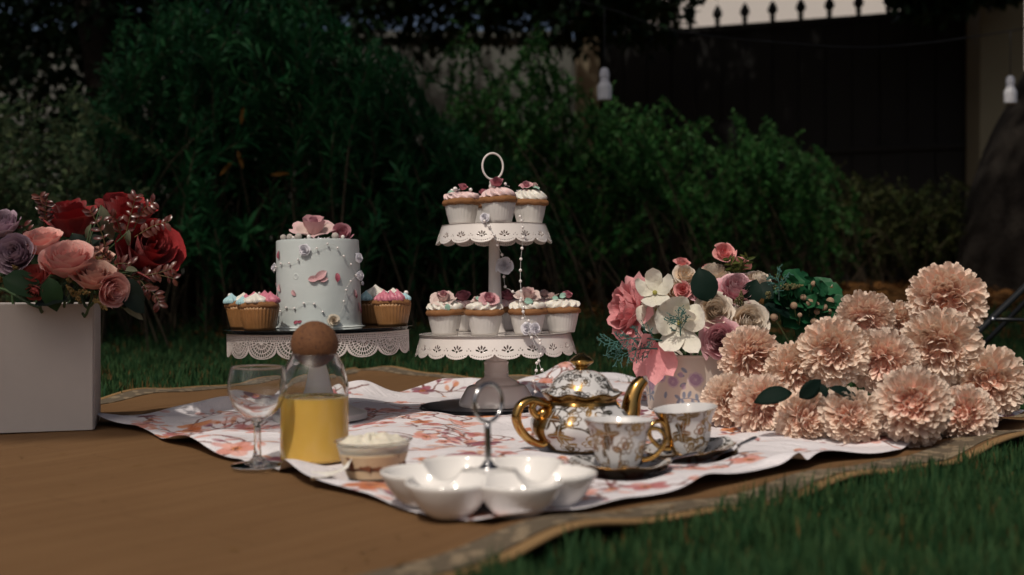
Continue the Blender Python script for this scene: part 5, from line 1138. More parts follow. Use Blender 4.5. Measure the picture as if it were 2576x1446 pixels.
    x, y = loc_on(T, 1263, 1.885); cupcake('white lined cupcake with blush icing and dark pink sugar rose below the ring handle', T, (x, y, zu), 'w', SW4, [(R_MAG, (-.002, -.010, .0665), (-.1, -.7, 1), .0105)], [(-.012, -.002, .0610, .0042), (.012, -.010, .0640, .0026)], rs(4, (.014, -.004), .004, .0610, 1.3, .0011), rot=.9)
    x, y = loc_on(T, 1340, 1.965); cupcake('white lined cupcake with white icing and two light pink roses', T, (x, y, zu), 'w', SW3, [(R_PINK, (-.005, -.008, .0680), (-.1, -.6, 1), .0105), (R_BLUSH, (.010, -.004, .0670), (.5, -.4, 1), .0085)], [], rs(7, (-.016, -.014), .0055, .0590, .7, .0013), [((.006, -.012, .064), (1, -.3, .1), (0, -.5, 1), .013)], rot=1.7)
    x, y = loc_on(T, 1225, 2.015); cupcake('white lined cupcake tucked behind the others on the upper tier', T, (x, y, zu), 'w', SW2, [(R_MAG, (0, 0, .062), (0, 0, 1), .008)], rot=2.5)
    # lower tier
    x, y = loc_on(T, 1123, 1.905); c1 = cupcake('white lined cupcake with big cream rose and green sugar leaf, a fly on its liner', T, (x, y, zl), 'w', SW1, [(R_BLUSH, (-.002, -.008, .0610), (-.05, -.7, 1), .0185), (R_PINK, (-.001, -.008, .0690), (.1, -.6, 1), .0085)], [], [], [((.006, -.029, .053), (.1, -.35, -1), (.1, -1, .2), .013)], rot=.2)
    x, y = loc_on(T, 1223, 1.862); cupcake('white lined cupcake with a ruffled bright pink rose on low white icing', T, (x, y, zl), 'w', SW5, [(R_PINK, (.008, -.014, .0595), (.15, -.85, 1), .0150), (R_MAG, (.018, -.002, .0610), (.3, -.2, 1), .0075), (R_BLUSH, (-.012, -.004, .0590), (-.3, -.3, 1), .0090)], [], [], [((-.006, -.012, .058), (-.5, -.3, .5), (0, -1, .7), .010)], rot=1.1)
    x, y = loc_on(T, 1331, 1.868); cupcake('white lined cupcake with a wide pale pink petal rose and one green leaf', T, (x, y, zl), 'w', SW1, [(R_BLUSH, (.002, -.004, .0630), (.1, -.5, 1), .0200)], [], [], [((-.006, -.027, .055), (1, -.1, .15), (0, -1, .5), .016)], rot=2.1)
    x, y = loc_on(T, 1417, 1.925); cupcake('white lined cupcake with sage sugar leaves and a small magenta rose', T, (x, y, zl), 'w', SW5, [(R_MAG, (.010, -.008, .0640), (.2, -.5, 1), .0080), (R_BLUSH, (-.016, .004, .0610), (-.3, 0, 1), .0110)], [], [], [((-.004, -.014, .060), (.9, -.2, .5), (0, -1, .4), .014), ((-.006, -.014, .058), (-.9, -.2, .25), (0, -1, .5), .011)], rot=2.9)
    for xx, dd, lab in ((1170, 2.045, 'white lined cupcake with blush icing behind the cream rose cupcake'), (1283, 2.06, 'white lined cupcake with pink rose hidden behind the stand stem'), (1374, 2.04, 'white lined cupcake with blush rose behind the pale petal cupcake')):
        x, y = loc_on(T, xx, dd); cupcake(lab, T, (x, y, zl), 'w', SW2, [(R_BLUSH if xx > 1300 else R_MAG, (0, -.006, .0630), (0, -.5, 1), .013)], rot=xx * .01)
    # brown lined cupcakes around the cake
    T = CAKE_T; zc = CAKE_Z + .0002
    x, y = loc_on(T, 658, 1.700); cupcake('brown lined cupcake with a white piped swirl between pink dollops', T, (x, y, zc), 'b', None, [], [(-.002, .010, .0560, .002)], [], [], [(D_WHITE, -.002, -.014, .0415, .0150, .62), (D_PINK, .018, -.004, .041, .0115, .9), (D_PINK, .006, .012, .042, .012, .9), (D_BLUE, -.022, -.012, .0395, .0078, 1.0), (D_PINK, -.019, -.002, .041, .009, 1.0)], rot=0)
    x, y = loc_on(T, 622, 1.795); cupcake('brown lined cupcake with blue and white dollops at the plate edge', T, (x, y, zc), 'b', None, [], [(-.021, -.012, .0530, .0036)], [], [], [(D_BLUE, -.018, -.014, .040, .0105, .95), (D_WHITE, .000, -.008, .042, .013, .7), (D_PINK, .006, -.020, .0395, .0095, .9), (D_PINK, .014, .004, .042, .011, .9), (D_BLUE, .000, -.024, .039, .007, 1.0)], rot=0)
    x, y = loc_on(T, 992, 1.785); cupcake('brown lined cupcake with a thick ruffle of pink icing', T, (x, y, zc), 'b', None, [], [(.023, -.006, .0520, .0036), (.008, -.025, .0500, .0012)], rs(3, (0, -.02), .008, .053, .2, .0011), [], [(D_PINK, -.011, -.017, .0395, .0095, 1.15), (D_PINK, .000, -.021, .0395, .0095, 1.1), (D_PINK, .011, -.018, .0395, .0090, 1.2), (D_PINK, -.019, -.008, .040, .0075, 1.0), (D_BLUE, .021, -.008, .040, .0078, 1.0), (D_WHITE, .002, .000, .0425, .015, .7), (D_PINK, .006, .014, .042, .011, .9)], rot=0)
    x, y = loc_on(T, 946, 1.872); cupcake('brown lined cupcake with a white mound and blue star behind the cake', T, (x, y, zc), 'b', None, [], [], [], [], [(D_WHITE, .004, -.008, .042, .019, .75), (D_BLUE, -.010, -.022, .040, .010, 1.0), (D_PINK, .016, -.008, .041, .010, .9)], rot=0)
    # fly
    M_FLY = simple('fly_black', (0.01, 0.01, 0.012), .5, var=.1); fp = Vector(at(1150.5, 830, 1.879)); f = thing('fly', 'tiny black fly resting on a white cupcake liner', 'insect', tuple(fp))
    V, Fq = sphere_vf(.0011, (0, 0, 0), 8, 6, (1.6, .9, .9)); obj('body', make_mesh('body', V, Fq), M_FLY, f); V, Fq = sphere_vf(.0007, (-.0020, 0, .0003), 8, 6); obj('head', make_mesh('head', V, Fq), M_FLY, f)
    bp = at(2091, 722, 1.80); bee = thing('flying_insect', 'small brown insect hovering beside the green leafy spray', 'insect', tuple(bp)); V, Fq = sphere_vf(.0016, (0, 0, 0), 8, 6, (1.8, .9, .8)); obj('body', make_mesh('body', V, Fq), simple('insect_brown', (.16, .09, .03), .5, var=.3), bee)
    M_WING = simple('insect_wing', (.5, .45, .38), .3, var=.1)
    for s in (-1, 1): V, Fq, _ = blade_vf(.0042, .0017, 3, 4, .1, .1); obj('wing', make_mesh('wing', xf(V, frame_m((0, 0, .0008), (.3, s * .5, .8), (0, -1, .2))), Fq), M_WING, bee)
    for s in (-1, 1):
        for q in (-1, 0, 1): V, Fq = tube_vf([(q * .0008, 0, 0), (q * .0016, -.0004, s * .0014), (q * .0022, .0006, s * .0024)], .00015, 4); obj('leg', make_mesh('leg', V, Fq), M_FLY, f)

    # ---- the cake
    m, nt, b, out = mat('pale_blue_buttercream')
    oc = ocoord(nt, (8, 8, 60)); n1 = noise(nt, 1.0, 4, .6, oc); n2 = noise(nt, 25, 3, .6, ocoord(nt)); L(nt, mixc(nt, n2, (0.52, 0.58, 0.575), (0.60, 0.645, 0.63)), b.inputs['Base Color']); b.inputs['Roughness'].default_value = .34
    b.inputs['Subsurface Weight'].default_value = .25; b.inputs['Subsurface Radius'].default_value = (.006, .006, .006); bump(nt, math_n(nt, 'ADD', n1, math_n(nt, 'MULTIPLY', n2, .6)), b, .35, .0015); M_CAKE = m
    RC, HC = .0665, .1385; cake_T = CAKE_T @ Matrix.Translation((.0012, 0, CAKE_Z + .0002)); cd = 1.79 - RC
    ck = thing('cake', 'pale blue round cake wound with pearl strings and topped by a sugar rose', 'cake', M=cake_T)
    P = dense([(.0001, .0002), (RC + .0006, .0002), (RC + .0012, .002), (RC, .010), (RC - .0004, .07), (RC - .0012, HC - .008), (RC - .0022, HC - .002), (RC - .006, HC), (.03, HC - .0008), (.0001, HC - .001)], 8); V, Fq = lathe_vf(P, 128, lambda PH, R, Z: (R + (R > .05) * (.0005 * np.sin(3 * PH + Z * 30) + .0003 * np.sin(7 * PH - Z * 50)), Z)); obj('icing_body', make_mesh('icing_body', V, Fq), M_CAKE, ck)
    # spots measured on the cake front (in zoom pixels) -> angle and height
    def face(zx, zy, off=0.0):
        X = (534.4 + zx * .28698 - 807.5) / F_PX * 1.745; z = (821 - (515.5 + zy * .28698)) / F_PX * 1.745; X = max(-RC * .999, min(RC * .999, X)); a_ = math.asin(X / RC); r = RC + off; return Vector((r * math.sin(a_), -r * math.cos(a_), z)), Vector((math.sin(a_), -math.cos(a_), 0))
    PM_RED = petal_mat('pressed_red', (.38, .05, .09), (.42, .08, .13), (.6, .3, .33), .4, .4, .1); PM_PNK = petal_mat('pressed_pink', (.60, .30, .32), (.66, .38, .40), (.7, .55, .53), .5, .4, .1)
    V, Fq, at_ = blade_vf(1.0, .55, 5, 6, .35, .3); pr_ = make_mesh('pressed_petal', V, Fq, attr=at_); pr_.materials.append(PM_RED); pp_ = make_mesh('pressed_petal', V, Fq, attr=at_); pp_.materials.append(PM_PNK)
    for me, zx, zy, ang, ln in ((pr_, 650, 455, 1.75, .0120), (pr_, 1165, 668, 1.55, .0130), (pp_, 925, 640, .12, .0150), (pr_, 960, 642, .30, .0100), (pp_, 985, 640, .62, .0185), (pp_, 1020, 650, .2, .0120), (pp_, 660, 740, 2.1, .0125), (pp_, 625, 815, 2.0, .0120), (pp_, 815, 778, 2.3, .0105), (pr_, 790, 1020, .5, .0075), (pr_, 825, 1010, .3, .0065), (pp_, 1290, 800, 1.4, .0110), (pr_, 1300, 815, 1.6, .009), (pr_, 1322, 950, 1.5, .012), (pp_, 1316, 930, 1.6, .014), (pp_, 570, 690, 2.6, .008)):
        p, n = face(zx, zy, .0012); sd = Vector((0, 0, 1)).cross(n); d = sd * math.cos(ang) + Vector((0, 0, 1)) * math.sin(ang) + n * .12; obj('pressed_petal', me, None, ck, frame_m(p, d, n) @ Matrix.Scale(ln * 1.2, 4))
    for zx, zy, r in ((815, 612, .0040), (1240, 980, .0018)):
        p, n = face(zx, zy, .0); V, Fq = lathe_vf(dense([(.0001, .0003), (.55, .05), (.9, .45), (1.1, .25), (1.35, -.1)], 4), 20); o = obj('icing_dimple', make_mesh('icing_dimple', V, Fq), M_CAKE, ck, aim(p, n, 0, r) @ Matrix.Diagonal((1, 1, .18, 1)))
    # pearl strings
    M_WIRE = simple('clear_thread', (0.6, 0.6, 0.58), .3, var=.02); PETR = petal_mat('satin_ribbon', (.78, .77, .82), (.82, .81, .86), (.86, .85, .9), .5, .3, .2); RIB = rose_proto('satin_rosette', 'ribbon', PETR, 9)
    PETC = petal_mat('cream_ribbon', (.64, .50, .36), (.70, .62, .50), (.74, .68, .58), .5, .3, .2); RIBC = rose_proto('cream_rosette', 'ribbon', PETC, 9)
    lines = [[(580, 552), (622, 522), (678, 495), (764, 495), (845, 465), (862, 415), (950, 388), (1006, 372), (1048, 352), (1092, 332), (1135, 340), (1168, 368), (1214, 440), (1264, 512), (1296, 608), (1260, 660), (1226, 738), (1207, 835), (1195, 905), (1170, 950)],
             [(620, 925), (664, 912), (726, 880), (804, 888), (887, 846), (930, 832), (975, 852), (1020, 880), (1044, 922), (1085, 965)]]
    beads = [[(580, 552), (622, 522), (678, 495), (764, 495), (845, 465), (1006, 372), (1092, 332), (1168, 368), (1214, 440), (1264, 512), (1296, 608), (1260, 660), (1226, 738), (1207, 835)], [(664, 912), (726, 880), (804, 888), (887, 846), (975, 852), (1044, 922)]]
    for ln, bd in zip(lines, beads):
        cur = smooth_line([tuple(face(a_, b_, .0022)[0]) for a_, b_ in ln], 5); V, Fq = tube_vf(cur, .0002, 5); s_ = obj('pearl_string', make_mesh('pearl_string', V, Fq), M_WIRE, ck)
        for a_, b_ in bd: obj('pearl', PE, None, s_, Matrix.Translation(face(a_, b_, .0026)[0]) @ Matrix.Scale(.0018, 4))
    def rosette(root, proto, p, n, r):
        first = None
        for me in proto:
            if first is None: first = obj('ribbon_rosette', me, None, root, aim(p, n, random.uniform(0, 6), r))
            else: obj('fold', me, None, first)
    for zx, zy, r, pr2 in ((902, 380, .0080, RIB), (1125, 1000, .0085, RIBC), (1312, 450, .0070, RIB), (1318, 610, .0070, RIB), (572, 525, .0068, RIB), (620, 955, .0055, RIB), (1330, 680, .003, RIB)):
        p, n = face(zx, zy, .0045); n = (n + Vector((0, -.5, .1))).normalized(); rosette(ck, pr2, p, n, r)
    # on the top
    P_BIG = petal_mat('big_sugar_rose', (.60, .22, .30), (.70, .56, .50), (.70, .36, .42), .55, .5, .15, 2.5); BIG = rose_proto('big_sugar_rose', 'sugar', P_BIG, 21, 9, 8)
    M_t = aim((-.002, -.022, HC + .0165), (.05, -.42, 1), .6, .0305); first = None
    for me in BIG:
        if first is None: first = obj('sugar_rose', me, None, ck, M_t)
        else: obj('petal', me, None, first)
    PB2 = rose_proto('pink_bud', 'bud', petal_mat('pink_sugar_bud', (.52, .15, .22), (.58, .24, .30), (.68, .45, .47), .4, .35, .1), 5); M_t = aim((.043, -.026, HC + .0085), (.2, -.9, .45), .3, .0150); first = None
    for me in PB2:
        if first is None: first = obj('sugar_rose', me, None, ck, M_t)
        else: obj('petal', me, None, first)
    M_COCO = simple('sugared_ball', (.62, .57, .52), .8, var=.1, nscale=500, bmp=1.0, bscale=900, bdist=.002); CB = make_mesh('sugared_ball', *sphere_vf(1, (0, 0, 0), 18, 12)); CB.materials.append(M_COCO)
    for x_, y_, r in ((-.048, -.034, .0050), (-.036, -.044, .0052), (-.021, -.052, .0056), (.035, -.046, .0056)): obj('sugared_ball', CB, None, ck, Matrix.Translation((x_, y_, HC + r * .7)) @ Matrix.Scale(r, 4))
    for x_, y_, r in ((-.004, -.056, .0036), (.046, -.040, .0032), (-.030, -.046, .0028)): obj('sugar_pearl', PE, None, ck, Matrix.Translation((x_, y_, HC + r * .8)) @ Matrix.Scale(r, 4))
    rg = random.Random(3)
    for q in range(26):
        a_ = rg.uniform(-2.6, -.5); rr = rg.uniform(.048, .059); obj('silver_ball', SB, None, ck, Matrix.Translation((rr * math.cos(a_), rr * math.sin(a_), HC + .0008)) @ Matrix.Scale(rg.uniform(.0011, .0017), 4))

    # ---- pearl garlands on the cupcake stand (spots in the photograph, with the distance where they hang)
    def U_(zx, zy): return 1037.3 + zx * .2348, 352 + zy * .2348
    def W_(zx, zy): return 1037.3 + zx * .26957, 679 + zy * .26957
    def garland(label, path, bead_ix, ros):
        pts = [at(x_, y_, d) for x_, y_, d in path]; o3 = pts[-1]; root = thing('pearl_garland', label, 'bead garland', tuple(o3)); cur = smooth_line([tuple(p - o3) for p in pts], 5); V, Fq = tube_vf(cur, .00035, 5); obj('thread', make_mesh('thread', V, Fq), M_WIRE, root)
        for i in bead_ix: obj('pearl', PE, None, root, Matrix.Translation(pts[i] - o3) @ Matrix.Scale(.0027, 4))
        for (x_, y_, d), n, r in ros: rosette(root, RIB, at(x_, y_, d) - o3, n, r)
    path = [(*U_(1152, 820), 1.855)] + [(*U_(a_, b_), 1.850) for a_, b_ in ((1168, 865), (1180, 935), (1185, 1043), (1173, 1160), (1161, 1275), (1156, 1395))] + [(*W_(a_, b_), d) for a_, b_, d in ((1007, 103, 1.84), (1012, 195, 1.832), (1013, 265, 1.826), (1035, 350, 1.824), (1029, 453, 1.824), (1085, 473, 1.822), (1110, 560, 1.82), (1187, 653, 1.806), (1190, 685, 1.805), (1197, 785, 1.803), (1160, 868, 1.805), (1155, 937, 1.806), (1128, 1035, 1.81), (1145, 1135, 1.815), (1090, 1262, 1.84), (1097, 1315, 1.84), (1105, 1372, 1.82))]
    garland('pearl thread hanging from the upper tier in front of the cupcakes', path, range(len(path)), [((*W_(1070, 540), 1.818), (-.3, -1, .3), .0095), ((*W_(1150, 548), 1.816), (.5, -1, 0), .0085), ((*W_(1145, 1262), 1.835), (.2, -1, .3), .0085)])
    path = [(*U_(a_, b_), d) for a_, b_, d in ((770, 830, 1.862), (770, 867, 1.858), (823, 925, 1.858), (877, 1018, 1.852), (910, 1125, 1.862), (958, 1228, 1.90), (975, 1340, 1.925))] + [(*W_(a_, b_), d) for a_, b_, d in ((853, 62, 1.932), (865, 155, 1.93), (900, 178, 1.90), (935, 202, 1.87), (985, 230, 1.846))]
    garland('pearl thread with a white satin rose hanging along the stand stem', path, [1, 2, 3, 4, 5, 7, 8, 10], [((*U_(772, 828), 1.862), (-.4, -1, .2), .0075), ((*U_(980, 1345), 1.922), (0, -1, .25), .0135)])
    path = [(*W_(a_, b_), d) for a_, b_, d in ((1005, 290, 1.825), (1032, 388, 1.822), (1060, 460, 1.82), (1085, 590, 1.812), (1110, 630, 1.805), (1160, 740, 1.80), (1178, 848, 1.80), (1207, 932, 1.79), (1285, 998, 1.72), (1330, 1050, 1.62), (1350, 1130, 1.57))]
    garland('short pearl thread trailing from the lower tier to the teapot', path, [0, 1, 4, 6, 7, 8], [])
# ================================================================== BOUQUETS
def build_bouquets():
    # ---- white box of roses
    M_BOX = simple('white_card_box', (0.50, 0.46, 0.43), .6, var=.13, nscale=9, bmp=.05, bscale=60)
    yaw = math.radians(17.5); corner = on_mat(233, 1084.5); T = Matrix.Translation((corner.x, corner.y, .002)) @ Matrix.Rotation(yaw, 4, 'Z')
    bx = thing('flower_box', 'plain white card box holding the red, pink and lavender roses', 'box', M=T); W_, D_, H_ = .225, .16, .1885
    bevel_box('front_panel', (-W_, 0, 0, .003, 0, H_), M_BOX, bx, .0006); bevel_box('back_panel', (-W_, 0, D_ - .003, D_, 0, H_), M_BOX, bx, .0006)
    o = bevel_box('side_panel', (-.0005, .0020, .0045, D_ - .004, 0, H_), M_BOX, bx, .0005); o.rotation_euler = (0, 0, -.012); bevel_box('side_panel', (-W_ - .002, -W_ + .0005, .0045, D_ - .004, 0, H_), M_BOX, bx, .0005); bevel_box('base_panel', (-W_ + .002, -.002, .004, D_ - .004, 0, .003), M_BOX, bx, .0005)
    inside = T @ Vector((-.09, .08, .02))
    def B(zx, zy, d): return at(zx * .26085, 440.1 + zy * .26085, d)
    RED = petal_mat('red_silk', (.17, .003, .007), (.25, .006, .011), (.46, .03, .03), .6, .55, .2); PNK = petal_mat('salmon_silk', (.80, .20, .19), (.88, .40, .36), (.92, .64, .56), .8, .6, .25, 4.0, deep=(.64, .09, .09))
    PLE = petal_mat('pale_salmon_silk', (.80, .28, .24), (.86, .48, .38), (.88, .66, .55), .8, .6, .25, 4.0, deep=(.70, .20, .16)); LAV = petal_mat('lavender_silk', (.16, .045, .085), (.44, .28, .36), (.62, .48, .56), .8, .6, .25, 4.0, deep=(.12, .03, .07)); COR = petal_mat('coral_silk', (.48, .055, .05), (.56, .085, .075), (.62, .17, .13), .5, .5, .25)
    pr = {'red': [rose_proto('red_rose', 'tea', RED, s, 9, 8) for s in (1, 4)], 'pnk': [rose_proto('pink_rose', 'garden', PNK, s, 8, 7) for s in (2, 6)], 'ple': [rose_proto('pale_pink_rose', 'garden', PLE, s, 8, 7) for s in (3, 8)], 'lav': [rose_proto('lavender_rose', 'garden', LAV, s, 8, 7) for s in (5, 9)], 'cor': [rose_proto('coral_rose', 'bud', COR, 7, 8, 7)]}
    g = 'roses in the white box'
    for kind, i, zx, zy, d, r, ax, lab in (
        ('red', 0, 690, 425, 1.74, 215, (-.1, -.35, 1), 'deep red rose behind the salmon pink rose, facing up'), ('red', 1, 1205, 375, 1.74, 235, (.15, -.35, 1), 'tallest crimson rose with an upright bloom'), ('red', 0, 1420, 740, 1.70, 285, (.55, -.75, .55), 'widest dark red rose leaning out over the box corner'),
        ('pnk', 0, 400, 630, 1.66, 180, (-.05, -.5, 1), 'salmon pink rose between the lavender roses and a red one'), ('pnk', 1, 640, 815, 1.63, 225, (.1, -.6, .9), 'large salmon pink rose in the middle of the box bunch'), ('ple', 0, 900, 960, 1.63, 180, (.2, -.62, .85), 'pale peach pink rose drooping at the box corner'), ('ple', 1, 935, 785, 1.69, 135, (.3, -.4, 1), 'pale pink rose tucked behind the peach pink one'), ('pnk', 0, 1085, 1115, 1.62, 150, (.75, -.55, -.15), 'pink rose hanging over the side of the white box'),
        ('lav', 0, 15, 475, 1.68, 160, (-.1, -.7, .7), 'upper lavender rose above the other lavender bloom'), ('lav', 1, 140, 755, 1.62, 180, (-.05, -1, .35), 'dusky lavender rose with a dark heart above the box'), ('cor', 0, 340, 990, 1.615, 130, (0, -.8, .75), 'small coral red rosebud over the box front')):
        c = B(zx, zy, d); flower(pr[kind][i], 'rose', lab, 'rose', c, ax, r * 1.08 * .26085 / F_PX * d, g, stem_to=inside + Vector((random.uniform(-.02, .02), random.uniform(-.02, .02), 0)), via=inside + Vector((max(-.10, min(.07, (c.x - inside.x) * .8)), -.02, .175)))
    flower(pr['cor'][0], 'rose', 'second coral rosebud hanging below the first against the white box', 'rose', B(335, 1125, 1.60), (0, -.6, -.35), 80 * .26085 / F_PX * 1.6, g, stem_to=inside, via=inside + Vector((-.05, -.03, .185)))
    M_GLEAF = two_sided_leaf('rose_leaf', (.018, .050, .020), (.040, .085, .030), .5, .2, 25.0); M_DLEAF = two_sided_leaf('dark_rose_leaf', (.008, .016, .012), (.020, .032, .024), .6, .15, 25.0); M_PLEAF = two_sided_leaf('pale_sage_leaf', (.13, .15, .095), (.20, .20, .13), .6, .25, 25.0)
    lv = {k: blade_mesh('leaf', mm, .050, .030, 5, 6, .3, .45, .45, 1, .03) for k, mm in (('g', M_GLEAF), ('d', M_DLEAF))}; lv['p'] = blade_mesh('leaf', M_PLEAF, .040, .012, 5, 7, .35, .8)
    def leaf_on(key, zx, zy, d, dr, up, s, lab):
        c = B(zx, zy, d); M_ = frame_m(c, dr, up) @ Matrix.Scale(s, 4); rt = thing('leaf_sprig', lab, 'leaf', M=M_, group='leaves among the box roses'); obj('leaf_blade', lv[key], None, rt)
        q = M_.inverted() @ inside; rim = M_.inverted() @ (inside + Vector((max(-.10, min(.075, (c.x - inside.x) * .8)), -.035, .185))); cur = smooth_line([(0, 0, 0), tuple(rim), tuple(q)], 5); V, Fq = tube_vf(cur, .001 / s, 5); obj('stalk', make_mesh('stalk', V, Fq), M_STEM, rt)
    leaf_on('g', 30, 985, 1.60, (1, -.3, -.25), (0, -.9, .5), 1.25, 'broad green leaf below the dusky lavender rose'); leaf_on('g', 470, 985, 1.605, (.3, -.3, -1), (.2, -1, .3), 1.0, 'green leaf beside the coral rosebud'); leaf_on('d', 655, 1195, 1.61, (-1, -.3, .1), (0, -.8, .7), .95, 'flat green leaf lying on the box rim'); leaf_on('d', 700, 560, 1.70, (.65, -.3, -1), (.3, -1, .4), .95, 'dark leaf below the deep red rose')
    leaf_on('d', 990, 590, 1.71, (-1, -.2, -.6), (0, -1, .6), .85, 'dark leaf crossing between two red roses'); leaf_on('d', 1160, 990, 1.64, (.75, -.2, -1), (.3, -1, .3), 1.15, 'grey green leaf behind the hanging pink rose'); leaf_on('d', 1170, 1150, 1.64, (1, -.2, -.55), (.3, -1, .6), .85, 'small dark leaf under the hanging pink rose'); leaf_on('p', 975, 290, 1.69, (.35, -.1, -1), (.3, -1, .1), 1.5, 'pale sage sepal beside the tallest crimson rose'); leaf_on('p', 1250, 530, 1.66, (-.2, -.2, -1), (0, -1, .2), .7, 'short pale leaf in front of the crimson rose'); leaf_on('p', 1330, 925, 1.64, (-1, 0, .35), (0, -1, .4), .75, 'pale leaf under the widest dark red rose'); leaf_on('p', 1190, 1285, 1.64, (1, 0, -.35), (0, -1, .5), .85, 'narrow pale leaf pointing away below the box roses'); leaf_on('p', 880, 470, 1.69, (-.45, 0, -1), (-.3, -1, .2), 1.1, 'folded sage leaf beside the deep red rose')
    M_BURG = two_sided_leaf('burgundy_leaf', (.11, .026, .024), (.20, .070, .050), .25, .3, 60.0, spec=.6); bl = blade_mesh('leaf', M_BURG, .0125, .0062, 5, 5, .35, .4, .55); M_BST = simple('burgundy_stem', (.12, .085, .035), .5, var=.2)
    gs = 'burgundy sprigs among the roses'; lab = 'thin burgundy sprig of small glossy leaves standing among the box roses'
    for b0, t0, n, sag in (((480, 520), (385, 200), 16, (0, 0, 0)), ((430, 500), (450, 250), 10, (0, 0, 0)), ((1040, 780), (870, 340), 12, (.004, 0, 0)), ((1200, 620), (1310, 200), 12, (0, 0, 0)), ((1270, 560), (1480, 260), 12, (0, 0, .01)), ((1300, 600), (1630, 450), 13, (0, 0, .004)), ((1180, 620), (1080, 400), 8, (0, 0, .01)), ((1080, 900), (1270, 860), 9, (0, -.01, .004)), ((1280, 960), (1660, 900), 14, (0, 0, -.004)), ((1300, 1000), (1680, 1000), 10, (0, 0, .006)), ((1310, 1040), (1540, 1260), 14, (.01, 0, 0)), ((1200, 960), (1420, 1110), 8, (.005, 0, .004)), ((1060, 820), (930, 700), 7, (0, 0, 0)), ((300, 560), (190, 450), 5, (0, 0, 0))):
        dd = 1.655 if b0[0] > 900 else 1.70; sprig('burgundy_sprig', lab, B(*b0, dd + .02), B(*t0, dd), bl, n, M_BST, sag, gs, 1.0, .8, 1.25)
    M_GRAIN = simple('golden_filler', (.21, .135, .040), .5, var=.5, nscale=300); 
    for i, (b0, t0, n) in enumerate((((210, 960), (120, 870), 70), ((690, 1010), (640, 1010), 30), ((740, 1180), (640, 1060), 90), ((720, 1130), (870, 1130), 100), ((760, 1240), (750, 1170), 40), ((900, 1200), (960, 1230), 60), ((960, 1230), (1030, 1300), 60), ((150, 1030), (140, 980), 20), ((10, 1030), (0, 980), 30), ((930, 800), (985, 795), 26))): bead_spike('filler_sprig', 'knobbly golden filler sprig tucked below the box roses', B(*b0, 1.615), B(*t0, 1.60), M_GRAIN, n, .0013, .0035, 'golden filler sprigs', i)

    # ---- floral bucket
    bc = Vector((at(1737, 1000, 1.95).x, 1.95, Z0)); FOOT.append((bc.x, bc.y, .085)); t = thing('flower_bucket', 'cream enamel bucket printed with lavender roses and blue leaves', 'bucket', (bc.x, bc.y, bc.z)); n_, k_ = 420, 150; Rb, Rt, Hb = .0735, .0885, .0955
    pr_ = Print(n_, k_, 0, 2 * PI * .081, 0, Hb, (.62, .535, .46)); rgp = random.Random(8); cc = 2 * PI * .081
    def prose(x, y, R):
        for an in np.linspace(0, 6.28, 9): pr_.ell(x + R * .55 * math.cos(an), y + R * .55 * math.sin(an), R * .5, R * .42, an, (.50, .38, .46), .75, .3)
        for q in (.8, .6, .42, .25): pr_.ell(x, y, R * q, R * q * .9, q * 7, (.33, .20, .33), .75, .1, ring=.16)
        for i in range(10): an = rgp.uniform(0, 6.28); pr_.line([(x + R * .3 * math.cos(an), y + R * .3 * math.sin(an)), (x + R * .8 * math.cos(an + .5), y + R * .8 * math.sin(an + .5))], R * .05, (.36, .22, .36), .6)
    def pleaf(x, y, an, ln): pr_.ell(x + ln * .5 * math.cos(an), y + ln * .5 * math.sin(an), ln * .5, ln * .27, an, (.20, .25, .35), .85, .25); pr_.line([(x, y), (x + ln * .9 * math.cos(an), y + ln * .9 * math.sin(an))], ln * .035, (.11, .15, .24), .8)
    def pspray(x, y):
        prose(x, y, .0128); prose(x - .038, y - .004, .0105); prose(x + .037, y - .016, .0110); prose(x - .060, y + .003, .010)
        pr_.line([(x - .03, y - .034), (x - .012, y - .031), (x + .012, y - .036), (x + .034, y - .031)], .0007, (.16, .20, .30), .9)
        for dx, dy, an in ((-.026, -.033, 2.6), (-.026, -.033, -2.2), (-.024, -.033, -1.2), (-.020, -.032, 1.5), (-.012, -.03, 1.2), (-.006, -.033, -1.2), (.004, -.035, 1.8), (.006, -.035, -1.5), (.028, -.032, 1.3), (.030, -.033, -2.0), (.032, -.033, -.9), (.034, -.031, .4), (-.014, .012, 2.4), (-.018, .006, 2.9), (-.016, -.006, -2.6), (.014, -.012, -.4), (.018, -.006, -1.0), (.016, -.018, -1.3), (-.052, -.022, -1.9)): pleaf(x + dx, y + dy, an, .0118)
        pr_.ell(x - .024, y + .008, .004, .005, 0, (.42, .30, .42), .8, .3); pr_.ell(x - .02, y - .012, .004, .005, 0, (.42, .30, .42), .8, .3)
    for q in range(4): pspray((cc * .75 - .004 + q * .128) % cc, .056 + .003 * (q % 2))
    for xx in (.05,): pleaf((cc * .75 + xx) % cc, .07, 1.5, .013); pleaf((cc * .75 + xx) % cc, .066, .4, .012)
    ph = np.linspace(0, 2 * PI, n_, endpoint=False); zz = np.linspace(0, Hb, k_); PH, ZZ = np.meshgrid(ph, zz, indexing='ij'); RR = Rb + (Rt - Rb) * (ZZ / Hb) + .0012 * np.exp(-((ZZ - Hb) / .002) ** 2)
    m, nt, b, out = mat('printed_enamel'); a_ = N(nt, 'ShaderNodeAttribute', attribute_name='print'); L(nt, a_.outputs['Color'], b.inputs['Base Color']); b.inputs['Roughness'].default_value = .38
    o = obj('bucket_wall', make_mesh('bucket_wall', np.stack([RR * np.cos(PH), RR * np.sin(PH), ZZ], -1).reshape(-1, 3), grid_faces(n_, k_, cu=True), attr=pr_.C.reshape(-1, 3), aname='print'), m, t); o.modifiers.new('t', 'SOLIDIFY').thickness = .0012
    M_CRM = simple('cream_enamel', (.62, .535, .46), .35, var=.03); V, Fq = lathe_vf([(.0001, .001), (Rb - .0015, .001)], 64); obj('base', make_mesh('base', V, Fq), M_CRM, t)
